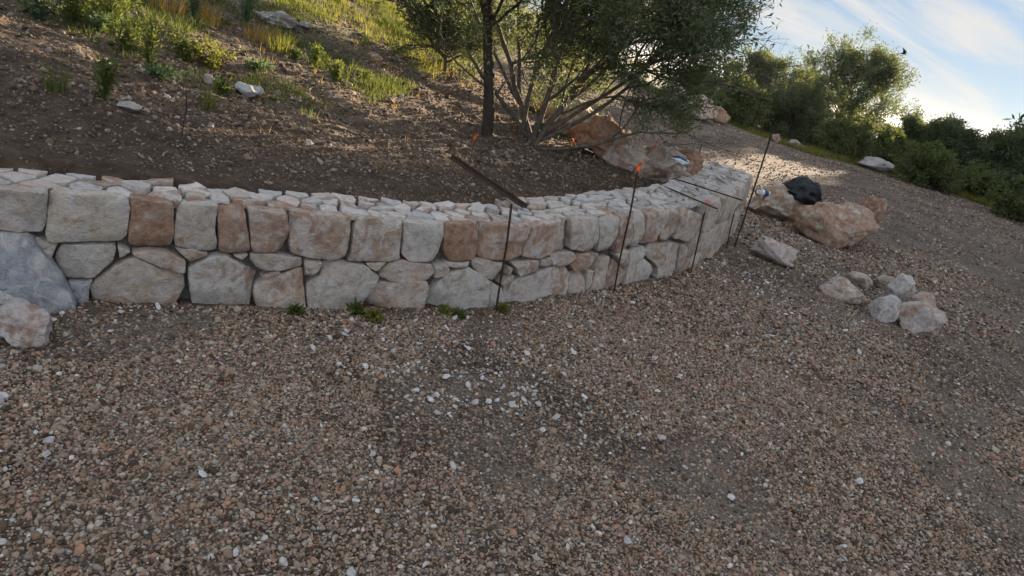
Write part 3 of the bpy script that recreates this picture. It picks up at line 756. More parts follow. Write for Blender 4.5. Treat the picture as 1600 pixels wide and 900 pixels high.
# the long angle iron resting on the wall
def bar(label, name, a, b, mat, prof, cat='bar', group=None):
    a = np.array(a); b = np.array(b); d = (b - a) / np.linalg.norm(b - a); s_ = np.cross(d, [0, 0, 1]); s_ /= np.linalg.norm(s_); u_ = np.cross(s_, d)
    V = []; n = len(prof); K = 14
    for i in range(K):
        c = a + (b - a) * i / (K - 1)
        for q in prof: V.append(c + s_ * q[0] + u_ * q[1])
    F = [(i * n + j, i * n + (j + 1) % n, (i + 1) * n + (j + 1) % n, (i + 1) * n + j) for i in range(K - 1) for j in range(n)]
    F.append(list(range(n))[::-1]); F.append([(K - 1) * n + j for j in range(n)])
    o = mesh_obj(name, V, F, mat, None, False, origin=a); tag(o, label, cat, group); return o
w, t = .038, .005
angle = [(-w / 2, w * .35), (-w / 2 + t, w * .35), (-w / 2 + t, -w * .35 + t), (w / 2, -w * .35 + t), (w / 2, -w * .35), (-w / 2, -w * .35)]
bar('long rusty angle iron laid from the planting bed onto the wall top', 'angle_iron', at(703, 243, .66), at(820, 322, .548), MAT_RUST_DK, angle[::-1], 'iron bar')
def rodbar(label, a, b, r, seed):
    P = wobble(a, b, 16, .004, seed); V, F = tube(P, r, 8); o = mesh_obj('steel_rod', V, F, MAT_RUST_DK, None, True, origin=a); tag(o, label, 'rod', 'rods laid across the wall top'); return o
rodbar('shorter rusty rod laid across the wall top, nearer one', at(1030, 288, .605), at(1120, 326, .625), .006, 3)
rodbar('longer rusty rod laid across the wall top, farther one', at(1054, 279, .63), at(1160, 313, .655), .006, 4)
V, F = tube(wobble(at_dist(1097, 228, np.hypot(*pb[:2])), ttop - (.0, 0, .30), 14, .01, 8), .003, 6)
o = mesh_obj('wire', V, F, MAT_STRING, None, True, origin=pb); tag(o, 'thin wire stretched between the thin bare stake and the tallest stake', 'wire')
a = on_ground(1032, 664) + (0, 0, .012); b = on_ground(1108, 674) + (0, 0, .014)
V, F = tube(wobble(a, b, 12, .008, 5), np.linspace(.0035, .002, 12), 6); o = mesh_obj('twig', V, F, MAT_WOOD, None, True, origin=a); tag(o, 'thin dark twig lying on the gravel in the foreground', 'twig')

# ------------------------------------------------------------------ things left on the flat boulder
def surf_on(name_prefix, u, v, zoff):
    """drop onto whatever stands under the pixel's sight line"""
    dg = bpy.context.evaluated_depsgraph_get(); r = Vector(ray(u, v)).normalized()
    hit, loc, nrm, i, ob, m = S.ray_cast(dg, Vector((0, 0, CZ)), r)
    return np.array(loc) + (0, 0, zoff)
bpy.context.view_layer.update()
def lathe_axis(center, axis_, prof, n=20):
    """prof list of (along, radius)"""
    return tube([np.array(center) + np.array(axis_) * q[0] for q in prof], [q[1] for q in prof], n)
pA = surf_on('', 1196, 308, .0)
axv = np.array([.93, .30, .0]); axv /= np.linalg.norm(axv)
can = empty('spray_bottle', pA); tag(can, 'white bottle with a blue cap lying on the flat boulder', 'bottle')
c0 = pA + (0, 0.03, .045)
V, F = lathe_axis(c0, axv, [(-.08, .036), (-.075, .040), (.06, .040), (.075, .034), (.085, .024)]); mesh_obj('body', V, F, MAT_WHITE, can)
V, F = lathe_axis(c0, axv, [(-.045, .0412), (.015, .0412)]); mesh_obj('blue_label', V, F, MAT_BLUE, can)
V, F = lathe_axis(c0, axv, [(.083, .030), (.088, .037), (.135, .037), (.140, .031)]); mesh_obj('cap', V, F, MAT_BLUE, can)
pB = surf_on('', 1184, 306, .0)
tin = empty('paint_tin', pB); tag(tin, 'dark blue tin with a white lid turned to the viewer, lying beside the bottle', 'tin')
axb = np.array([-.25, -.95, .15]); axb /= np.linalg.norm(axb); c1 = pB + (0, .02, .052)
V, F = lathe_axis(c1, axb, [(-.07, .046), (-.066, .05), (.026, .05), (.03, .047)]); mesh_obj('can_body', V, F, MAT_NAVY, tin)
V, F = lathe_axis(c1, axb, [(.03, .036), (.036, .036), (.037, .030)]); mesh_obj('lid', V, F, MAT_WHITE, tin)
# bag
pC = surf_on('', 1252, 312, .0)
V, F = ICO5; P = V.copy(); P[:, 2] = np.where(P[:, 2] < 0, P[:, 2] * .35, P[:, 2])
fold = np.abs(vnoise(np.column_stack([P[:, 0] * 2.2 + P[:, 2] * 1.5, P[:, 1] * 5 + P[:, 2] * 3, P[:, 2] * 2]), 4)) * .22
P = P * (1 - fold[:, None]) + V * (.09 * fbm(P, 3.5, 4, 8))[:, None]
P[:, 2] *= 1 - .45 * sstep(.1, 1, -P[:, 0]); P = P * (.36, .26, .27)
P[:, 2] -= .16 * sstep(.14, .36, P[:, 0]) 
o = mesh_obj('plastic_bag', P + pC + (0, .10, .035), F, MAT_BAG, None, True, origin=pC); tag(o, 'black crumpled plastic bag draped over the flat boulder', 'bag')
# blue and white sheet behind the wall
pD = surf_on('', 1062, 252, .01)
P = ICO4[0].copy(); P = P * (1 + .25 * fbm(P, 2.5, 3, 12)[:, None]); P = P * (1 + .18 * fbm(P, 6, 3, 15)[:, None]) * (.085, .06, .03)
sk = mesh_obj('plastic_sack', P + pD, ICO4[1], MAT_WHITE, None, True, origin=pD); tag(sk, 'crumpled blue and white plastic sack lying behind the boulders', 'sack')
V, F = tube([pD + (-.085, -.01, .012), pD + (-.03, -.035, .028), pD + (.035, -.035, .022), pD + (.085, -.02, -.004)], [.008, .014, .012, .008], 8); mesh_obj('blue_stripe', V, F, MAT_BLUE, sk)

# ------------------------------------------------------------------ foliage
def leaves(centers, dirs, length, width, seed, bend=.0, flat=.6):
    """one folded quad per leaf (numpy)"""
    r = np.random.default_rng(seed); n = len(centers)
    L = np.broadcast_to(length, n)[:, None] * r.uniform(.65, 1.25, (n, 1)); Wd = np.broadcast_to(width, n)[:, None] * r.uniform(.75, 1.2, (n, 1))
    d = dirs / (np.linalg.norm(dirs, axis=1, keepdims=True) + 1e-9)
    q = r.normal(size=(n, 3)); q[:, 2] *= flat
    s_ = np.cross(d, q); s_ /= np.linalg.norm(s_, axis=1, keepdims=True) + 1e-9
    a = centers; m_ = a + d * L * .5; m_[:, 2] += (L * bend)[:, 0]
    V = np.stack([a, m_ + s_ * Wd * .5, a + d * L, m_ - s_ * Wd * .5], 1).reshape(-1, 3)
    F = np.arange(4 * n).reshape(-1, 4); return V, F
def rand_dirs(r, n):
    d = r.normal(size=(n, 3)); return d / np.linalg.norm(d, axis=1, keepdims=True)
EXTRA = [0]
def keep_limbs(segs):
    return [q for q in segs if not (q[1][0] < .012 and q[0][-1][0] < -.75 and q[0][-1][2] < 1.7)]
def grow(start, d, length, r0, depth, r, segs, tips, up=.12, spread=.7, kids=(2, 4), shrink=.68, wander=.18, r1=.55):
    """recursive limb: records tapered segments and the twigs that carry leaves"""
    n = 6; P = [np.array(start, float)]; dd = np.array(d, float); dd /= np.linalg.norm(dd)
    for i in range(n):
        dd = dd + r.normal(size=3) * wander + np.array([0, 0, up]); dd /= np.linalg.norm(dd); P.append(P[-1] + dd * length / n)
    P = np.array(P); segs.append((P, np.linspace(r0, r0 * r1, n + 1)))
    if depth <= EXTRA[0]: tips.append(P)
    if depth == 0: return
    for k in range(r.integers(kids[0], kids[1] + 1)):
        t = r.uniform(.35, 1.0) if k else 1.0; i = min(int(t * n), n)
        dq = (P[i] - P[i - 1]); dq /= np.linalg.norm(dq)
        nd = dq + r.normal(size=3) * spread * .6; nd[2] += up * .8
        grow(P[i], nd, length * shrink * r.uniform(.75, 1.2), r0 * r1 * r.uniform(.7, 1), depth - 1, r, segs, tips, up, spread, kids, shrink, wander, r1)
def lift_crown(tips, z0=1.42, xl=-.75):
    return [P for P in tips if not (P[-1][0] < xl and P[-1][2] < z0 + .25 * (xl - P[-1][0])) and not (P[-1][0] < -.35 and P[-1][2] < 1.05)]
def tips_to_leaves(tips, per, scatter, ln, wd, seed, along=1.0, droop=0.):
    r = np.random.default_rng(seed); C = []; D = []
    for P in tips:
        n = per; t = r.uniform(0, 1, n) ** .8 * (len(P) - 1); i = np.minimum(t.astype(int), len(P) - 2); f = (t - i)[:, None]
        c = P[i] * (1 - f) + P[i + 1] * f; ax = P[i + 1] - P[i]; ax = ax / (np.linalg.norm(ax, axis=1, keepdims=True) + 1e-9)
        C.append(c + r.normal(size=(n, 3)) * scatter); D.append(ax * along + rand_dirs(r, n) * .9 + np.array([0, 0, -droop]))
    return leaves(np.vstack(C), np.vstack(D), ln, wd, seed + 1)
def tree_obj(name, label, cat, base, limbs, leafV, leafF, bark, leafm, group=None, trunk_name='trunk'):
    root = empty(name, base); tag(root, label, cat, group)
    mb = MB()
    for P, rad in limbs:
        V, F = tube(P, rad, 7 if rad[0] > .012 else 4, False); mb.add(V, F)
    mb.build(trunk_name, bark, root)
    mesh_obj('crown', leafV, leafF, leafm, root, smooth=False); return root

# the wild olive: many stems from one stool
def olive():
    r = np.random.default_rng(4); base = on_ground(826, 222); segs = []; tips = []
    stems = [((-.55, .1, 1.0), 1.25, .030), ((-.25, -.1, 1.1), 1.35, .026), ((.0, .1, 1.2), 1.4, .030), ((.3, -.1, 1.1), 1.35, .028), ((.62, .0, 1.0), 1.35, .034), ((1.0, -.1, .85), 1.4, .026), ((1.3, .2, .62), 1.35, .024), ((1.25, -.2, .45), 1.1, .018), ((.4, .5, 1.0), 1.3, .026), ((-.5, .5, 1.0), 1.3, .026), ((-.7, 0, 1.1), 1.3, .022)]
    for d, L, r0 in stems:
        d = (d[0] - .22 * d[2], d[1], d[2])
        st = base + np.array([r.uniform(-.07, .07), r.uniform(-.06, .06), -.04])
        grow(st, d, L, r0, 4, r, segs, tips, up=.05, spread=.95, kids=(3, 4), shrink=.66, wander=.12, r1=.62)
    tips = lift_crown(tips)
    tips = [P for P in tips if P[-1][0] < 1.45 + .2 * (P[-1][2] - 1.5)]
    tips = [P for P in tips if not (P[-1][0] > .9 and P[-1][2] < .55 + .62 * (P[-1][0] - .5))]
    V, F = tips_to_leaves(tips, 33, .045, .060, .0125, 10, .7, .05)
    print('olive tips', len(tips), 'leaves', len(F))
    tree_obj('olive_tree', 'many stemmed wild olive with grey green leaves growing behind the wall', 'tree', base, keep_limbs(segs), V, F, MAT_BARK, MAT_OLIVE, trunk_name='stems')
EXTRA[0] = 2
olive()
EXTRA[0] = 1
def dark_tree():
    r = np.random.default_rng(9); base = on_ground(762, 212); segs = []; tips = []
    n = 12; P = np.array([base + np.array([.02 * math.sin(i * .8) - .042 * i, .015 * math.cos(i), -.06 + i * .20]) for i in range(n)])
    segs.append((P, np.linspace(.058, .034, n)))
    for k in range(22):
        i = r.integers(5, n); a = r.uniform(0, 6.28); grow(P[i], (math.cos(a) * .9 - .1, math.sin(a), 1.15), r.uniform(.7, 1.1), .016, 3, r, segs, tips, up=.05, spread=.95, kids=(3, 4), shrink=.66, wander=.15)
    tips = lift_crown(tips)
    V, F = tips_to_leaves(tips, 40, .045, .060, .0125, 20, .6)
    print('dark tips', len(tips), len(F))
    tree_obj('olive_tree', 'single dark trunked olive standing left of the many stemmed one', 'tree', base, keep_limbs(segs), V, F, MAT_BARK_DK, MAT_OLIVE)
dark_tree()
EXTRA[0] = 0

def far_tree(label, base, height, width, seed, mat, bark, kind='pine', leaf=(.11, .034), dens=1.0, group='trees beyond the gravel terrace', name='pine_tree', lean=(0, 0), low=.18, per=30):
    r = np.random.default_rng(seed); base = np.array(base, float); segs = []; tips = []
    EXTRA[0] = 1; n = 10; P = np.array([base + np.array([lean[0] * t + .03 * math.sin(3 * t + seed), lean[1] * t, -.1 + height * .95 * t]) for t in np.linspace(0, 1, n)])
    segs.append((P, np.linspace(.035 * height / 3 + .015, .012, n)))
    nl = int(26 * dens); prof_r = width / 2 * 1.25
    for k in range(nl):
        t = low + (1 - low) * (k + r.uniform(0, 1)) / nl; i = min(int(t * (n - 1)), n - 2); f = t * (n - 1) - i; st = P[i] * (1 - f) + P[i + 1] * f
        a = k * 2.4 + r.uniform(-.5, .5)
        if kind == 'pine': rad = prof_r * (max(.02, 1 - max(0, ((t - low) / (1 - low) - .45) / .60) ** 2.4) ** .5 * (.60 + .40 * min(1, (t - low) / (1 - low) / .3))) * r.uniform(.55, 1.12)
        else: rad = prof_r * math.sqrt(max(.05, 1 - (2 * (t - low) / (1 - low) - .7) ** 2 / 1.7)) * r.uniform(.6, 1.1)
        grow(st, (math.cos(a), math.sin(a), .30 + .5 * t), rad * .62, .018, 2, r, segs, tips, up=.03, spread=1.1, kids=(3, 4), shrink=.62, wander=.15)
    EXTRA[0] = 0
    V, F = tips_to_leaves(tips, int(per * .78), (.07 * (height / 4) ** .5 + .012), leaf[0], leaf[1], seed + 1, .5)
    tree_obj(name, label, 'tree' if name != 'shrub' else 'shrub', base, segs, V, F, bark, mat, group)
    return len(F)
def tree_px(label, ub, vb, ut, vt, dist, wpx, seed, **k):
    """base under the given picture column at a distance, top where the sight line of its tip passes"""
    p = at_dist(ub, vb, dist); z = float(terrain(np.array([p[0]]), np.array([p[1]]))[0])
    r = ray(ut, vt); t = (p[0] * r[0] + p[1] * r[1]) / (r[0] ** 2 + r[1] ** 2); top = CZ + t * r[2]
    px = FPX / (np.array([p[0], p[1], p[2] - CZ]) @ CF)
    q = np.array([0, 0, CZ]) + t * r
    return far_tree(label, (p[0], p[1], z), top - z, wpx / px, seed, lean=((q[0] - p[0]) * .5, (q[1] - p[1]) * .5), **k)
tot = 0
P_ = dict(mat=MAT_PINE, bark=MAT_BARK_DK); B_ = dict(mat=MAT_BROAD, bark=MAT_BARK, kind='bush', leaf=(.085, .042), low=.04, name='shrub')
for lab, ub, vb, ut, vt, dist, wpx, kw in [
 ('biggest rounded pine of the far trees, standing under the bird', 1300, 250, 1335, 84, 27.5, 168, dict(P_, dens=2.32, low=.12, per=54)),
 ('dense dark pine left of the biggest one', 1178, 205, 1195, 92, 28.5, 125, dict(P_, dens=1.89, low=.05, per=60)),
 ('thin loose pine squeezed between the two bigger pines', 1240, 220, 1258, 106, 30, 87, dict(P_, dens=1.59, low=.1, per=50)),
 ('small pointed conifer above the skyline boulders', 1125, 190, 1141, 98, 29, 60, dict(P_, dens=1.30, low=.1, per=50)),
 ('low dark rounded bush behind the skyline boulders', 1085, 185, 1095, 119, 26, 118, dict(P_, kind='bush', dens=1.59, low=.03, name='shrub', per=54)),
 ('leafy yellow green shrub in front of the dark pines', 1143, 200, 1160, 140, 22.6, 86, dict(B_, leaf=(.11, .06), dens=1.2)),
 ('round green bush at the foot of the biggest pine', 1305, 262, 1320, 200, 23, 100, dict(B_, dens=1.2)),
 ('wide bush filling the gap under the dense dark pine', 1225, 240, 1240, 150, 26, 137, dict(P_, kind='bush', dens=1.89, low=.03, name='shrub', per=54)),
 ('dark bush between the low rounded one and the dense pine', 1145, 200, 1150, 130, 27, 87, dict(P_, kind='bush', dens=1.45, low=.03, name='shrub', per=50)),
 ('hazy pine with an open top right of the biggest one', 1415, 290, 1440, 196, 27, 131, dict(P_, dens=1.89, low=.05, per=54)),
 ('pine with two tufts on top, second right of the biggest one', 1465, 305, 1482, 200, 26, 100, dict(P_, dens=1.59, low=.05, per=54)),
 ('broad hazy pine near the right picture edge', 1540, 330, 1552, 216, 26, 143, dict(P_, dens=1.89, low=.04, per=58)),
 ('low pine cut by the right picture edge', 1612, 345, 1612, 222, 25, 125, dict(P_, dens=1.74, low=.04, per=54)),
 ('spreading yellow green bush before the hazy pines', 1440, 305, 1444, 238, 21.8, 95, dict(B_, dens=1.4)),
 ('low bush between the round green one and the hazy pines', 1375, 280, 1385, 208, 24, 90, dict(B_, dens=1.1)),
 ('small bright bush at the right picture edge', 1592, 350, 1590, 285, 20.5, 85, dict(B_, dens=1.0)),
 ('low bush just right of the wide hazy bush', 1513, 330, 1516, 272, 23, 70, dict(B_, dens=1.1)),
 ('bushy olive with a bare short trunk behind the left side of the big crown', 697, 118, 676, -70, 9.6, 240, dict(mat=MAT_OLIVE, bark=MAT_BARK, kind='bush', leaf=(.065, .015), dens=2.4, low=.16, name='shrub', per=64)),
 ('sunlit bush seen through the olive stems', 895, 130, 900, 20, 16, 150, dict(B_, leaf=(.07, .026), dens=1.2)),
 ]:
    tot += tree_px(lab, ub, vb, ut, vt, dist, wpx, 201 + int(ub), **kw)
# the trees right of the frame, between the sun and the terrace
for i, (sd, pp, h_, w_) in enumerate([(44, .4, 14.6, 7.4), (46, 4.0, 15.6, 7.4), (49, 1.8, 17.5, 8.4), (42, 7.4, 14.0, 6.8), (40, -.3, 13.4, 6.0), (38, 2.6, 13.4, 6.4), (51, .4, 17.0, 7.4), (50, -1.5, 15.5, 4.4)]):
    a = R_(SUN_AZ); x = sd * math.sin(a) + pp * math.cos(a); y = sd * math.cos(a) - pp * math.sin(a)
    z = float(terrain(np.array([x]), np.array([y]))[0])
    lab = ['pine nearest the frame among those right of the view', 'second pine right of the view', 'middle pine right of the view', 'tall pine right of the view', 'back pine right of the view', 'outer low pine right of the view', 'tallest back pine right of the view', 'slim back pine nearest the frame right of the view'][i]
    tot += far_tree(lab, (x, y, z), h_ - z, w_, 300 + i, MAT_PINE, MAT_BARK_DK, dens=3.4, low=.03, leaf=(.36, .16), per=44, group='pines beside the terrace outside the view')
print('far leaves', tot)

# ------------------------------------------------------------------ weeds and grass
def blades(cx_, cy_, n, h, spread, seed, lean=.45, w=.004, segs=3):
    r = np.random.default_rng(seed); a = r.uniform(0, 6.28, n); rad = spread * np.sqrt(r.uniform(0, 1, n))
    bx, by = cx_ + rad * np.cos(a), cy_ + rad * np.sin(a); bz = terrain(bx, by) - .01
    a2 = a + r.normal(size=n) * .7; L = h * r.uniform(.5, 1.15, n); ln = lean * r.uniform(.2, 1.3, n)
    V = []; 
    sd = np.stack([-np.sin(a2), np.cos(a2), 0 * a2], -1)
    for k in range(segs + 1):
        t = k / segs; c = np.stack([bx + np.cos(a2) * L * ln * t * t, by + np.sin(a2) * L * ln * t * t, bz + L * t * (1 - .25 * ln * t)], -1)
        ww = w * (1 - t * .92) ; V += [c - sd * ww, c + sd * ww]
    V = np.stack(V, 1).reshape(-1, 3); m_ = 2 * (segs + 1)
    F = np.concatenate([np.arange(n)[:, None] * m_ + np.array([2 * k, 2 * k + 1, 2 * k + 3, 2 * k + 2]) for k in range(segs)])
    return V, F
def leafy(p, h, w, seed, n=9, leaf=(.045, .016), per=16):
    r = np.random.default_rng(seed); tips = []; segs = []
    for k in range(n):
        a = r.uniform(0, 6.28); o = r.uniform(0, .8)
        P = np.array([p + np.array([math.cos(a) * w * .5 * o * t, math.sin(a) * w * .5 * o * t, h * t * r.uniform(.9, 1.05)]) for t in np.linspace(0, 1, 6)])
        P[:, 2] *= 1; segs.append((P, np.linspace(.003, .0012, 6))); tips.append(P)
    V, F = tips_to_leaves(tips, per, .008, leaf[0], leaf[1], seed, .45)
    return segs, V, F
def weed(name, label, u, v, kind, h, w, seed, mat=None, group='weeds on the hillside'):
    p = on_ground(u, v)
    if kind == 'leafy': h = h * .8; w = w * 1.25
    if kind == 'grass':
        V, F = blades(p[0], p[1], int(70 * (w / .15)), h, w * .5, seed, .5, .0035 * max(1, p[1] / 5))
        o = mesh_obj(name, V, F, mat or MAT_WEED, None, False, origin=p); tag(o, label, 'weed' if 'grass' not in name else 'grass tuft', group)
    else:
        segs, V, F = leafy(p, h, w, seed, n=int(8 + 30 * w), leaf=(.045, .015) if kind == 'leafy' else (.07, .012), per=18)
        root = empty(name, p); tag(root, label, 'weed', group); mb = MB()
        for P, rd in segs: a_, b_ = tube(P, rd, 4, False); mb.add(a_, b_)
        mb.build('stems', mat or MAT_WEED, root); mesh_obj('leaves', V, F, mat or MAT_WEED, root, False)
weeds = [
 ('leafy_weed', 'bright leafy weed alone on the soil left of the trees', 524, 128, 'leafy', .20, .20, MAT_WEED),
 ('leafy_weed', 'leafy weed left of the thin dark stake', 160, 155, 'leafy', .24, .16, MAT_WEED),
 ('grass_tuft', 'small green tuft at the foot of the grey hillside stone', 325, 168, 'grass', .17, .12, MAT_WEED),
 ('leafy_weed', 'small leafy weed touching the pale hillside stone', 346, 148, 'leafy', .10, .14, MAT_WEED),
 ('thistle_plant', 'tall spiky grey green thistle at the top edge, right one', 382, 42, 'spiky', .46, .38, MAT_WEED_BLUE),
 ('thistle_plant', 'tall spiky grey green thistle at the top edge, left one', 302, 32, 'spiky', .42, .36, MAT_WEED_BLUE),
 ('grass_tuft', 'dry orange grass tuft between the two thistles', 262, 24, 'grass', .26, .28, MAT_DRY),
 ('grass_tuft', 'dry orange grass tuft behind the left thistle', 318, 34, 'grass', .24, .28, MAT_DRY),
 ('grass_tuft', 'dry orange grass tuft below the dark outcrop', 405, 62, 'grass', .17, .30, MAT_DRY),
 ('grass_tuft', 'yellow green grass tuft right of the dry one below the outcrop', 436, 82, 'grass', .22, .22, MAT_MIXGRASS),
 ('leafy_weed', 'broad dark green bushy weed in the top left corner', 60, 32, 'leafy', .34, .60, MAT_WEED_BLUE),
 ('leafy_weed', 'second dark green bushy weed from the top left corner', 118, 38, 'leafy', .36, .60, MAT_WEED),
 ('leafy_weed', 'third dark green bushy weed from the top left corner', 172, 36, 'leafy', .32, .55, MAT_WEED),
 ('leafy_weed', 'low bright weed under the bushy row at top left', 152, 50, 'leafy', .14, .16, MAT_WEED_BLUE),
 ('leafy_weed', 'largest mixed green weed in the middle of the hillside', 330, 108, 'leafy', .22, .50, MAT_MIXGRASS),
 ('leafy_weed', 'green weed just left of the largest one', 288, 96, 'leafy', .20, .30, MAT_WEED),
 ('leafy_weed', 'green weed with upright stems at left of the hillside', 198, 80, 'leafy', .24, .30, MAT_WEED),
 ('leafy_weed', 'low blue green patch weed on the hillside, left one', 250, 120, 'leafy', .06, .32, MAT_WEED_BLUE),
 ('leafy_weed', 'low blue green patch weed on the hillside, right one', 400, 108, 'leafy', .07, .28, MAT_WEED_BLUE),
 ('leafy_weed', 'weed between the bright one and the yellow green tuft', 492, 104, 'leafy', .22, .20, MAT_WEED),
 ('leafy_weed', 'thin upright weed above the middle of the hillside', 232, 108, 'spiky', .30, .14, MAT_WEED),
 ('leafy_weed', 'tiny green weed left of the bright leafy one', 462, 94, 'leafy', .10, .12, MAT_WEED),
 ('grass_tuft', 'thin grass tuft at the far left of the dark soil', 88, 144, 'grass', .20, .10, MAT_WEED),
 ('leafy_weed', 'low green weed near the small brown stone', 565, 122, 'leafy', .07, .30, MAT_WEED),
]
for i, (nm, lab, u, v, kd, h, w_, m_) in enumerate(weeds): weed(nm, lab, u, v, kd, h, w_, 500 + i, m_)
for i, (u, v, h, w_, lab) in enumerate([(461, 492, .055, .07, 'little green weed at the wall foot, leftmost of four'), (582, 500, .045, .11, 'low green weed patch at the wall foot under the flat pink stone'),
                                       (556, 490, .035, .06, 'tiny reddish green weed at the wall foot'), (694, 492, .045, .08, 'little green weed at the wall foot under the pitted stone'),
                                       (715, 496, .035, .05, 'tiny weed at the wall foot left of the rusty stake'), (783, 488, .03, .06, 'tiny weed at the wall foot right of the rusty stake')]):
    weed('small_weed', lab, u, v, 'leafy', h * (.45 + .35 * (i % 3)), w_ * (.5 + .3 * (i % 2)), 600 + i, MAT_WEED if i % 2 == 0 else MAT_MIXGRASS, 'little weeds at the foot of the wall')
def cover(name, region, n, h, mat, seed, per=14, w=.004, spread=.05):
    r = np.random.default_rng(seed); pts = region(r, n); Vs = []; Fs = []; off = 0
    for i, (x, y) in enumerate(pts):
        V, F = blades(x, y, per, h * r.uniform(.5, 1.3), spread, int(r.integers(1e6)), .6, w, 2); Vs.append(V); Fs.append(F + off); off += len(V)
    o = mesh_obj(name, np.vstack(Vs), np.vstack(Fs), mat, None, False); return o
def reg_hill(r, n):
    P = np.column_stack([r.uniform(-9.5, -1.6, n * 8), r.uniform(4.6, 13, n * 8)])
    g = sstep(-1.1, -2.5, P[:, 0] - .02 * P[:, 1] + .6 * fbm(np.column_stack([P, P[:, :1] * 0]), .6, 2, 54)) * sstep(4.0, 5.2, P[:, 1]) * sstep(-.05, .4, fbm(np.column_stack([P, P[:, :1] * 0]), 1.5, 3, 88)); return P[r.uniform(0, 1, len(P)) < g * .8][:n]
o = cover('hillside_grass', reg_hill, 6500, .085, MAT_WEED, 901, 13, .0055, .08); tag(o, 'short green weeds and grass scattered over the sunlit hillside', 'grass', kind='stuff')
def reg_dry(r, n):
    P = np.column_stack([r.uniform(-8, -1.0, n * 4), r.uniform(4.2, 12, n * 4)]); d = sdist(P[:, 0], P[:, 1]); return P[(r.uniform(0, 1, len(P)) < .35) & (d > 1.0)][:n]
o = cover('dry_grass', reg_dry, 500, .08, MAT_DRY, 902, 7, .0025, .05); tag(o, 'thin dry straw sprouting from the bare soil of the slope', 'grass', kind='stuff')
def reg_top(r, n):
    x = r.uniform(-10, -1.5, n * 3); y = r.uniform(7.5, 15, n * 3); q = y + .45 * (x + 2.5)
    return np.column_stack([x, y])[(q > 8.9 + .8 * fbm(np.column_stack([x, y, x * 0]), .8, 2, 19))][:n]
o = cover('meadow_grass', reg_top, 2400, .11, MAT_MIXGRASS, 903, 14, .005, .14); tag(o, 'tall yellow green grass at the top of the hillside left of the trees', 'grass', kind='stuff')
def reg_edge(r, n):
    x = r.uniform(2.0, 17, n); y = 23.0 - .28 * (x - 3.5) - .5 * np.clip(x - 9, 0, 20) + np.abs(r.normal(size=n)) * .9 - 1.0 + .8 * vnoise(np.column_stack([x * .7, x * 0, x * 0]), 5)
    return np.column_stack([x, y])
o = cover('edge_grass', reg_edge, 1700, .17, MAT_MIXGRASS, 904, 14, .012, .14); tag(o, 'sunlit yellow green grass along the far edge of the gravel', 'grass', kind='stuff')
def far_scrub():
    r = np.random.default_rng(77); n = 260; a = R_(1) * r.uniform(-2, 42, n); d = r.uniform(29, 75, n); x, y = d * np.sin(a), d * np.cos(a); z = terrain(x, y)
    C = []; 
    for i in range(n):
        m_ = 330; q = rand_dirs(r, m_) * (r.uniform(.55, 1.0, (m_, 1)) ** .5) * np.array([1.6, 1.6, 1.5]) * r.uniform(.7, 1.3); q[:, 2] = np.abs(q[:, 2]) * r.uniform(.8, 1.7); C.append(q + np.array([x[i], y[i], z[i]]))
    C = np.vstack(C); V, F = leaves(C, rand_dirs(r, len(C)), .26, .12, 5)
    o = mesh_obj('far_scrub', V, F, MAT_PINE, None, False); tag(o, 'dark green scrub filling the low ground beyond the far trees', 'scrub', kind='stuff')
far_scrub()

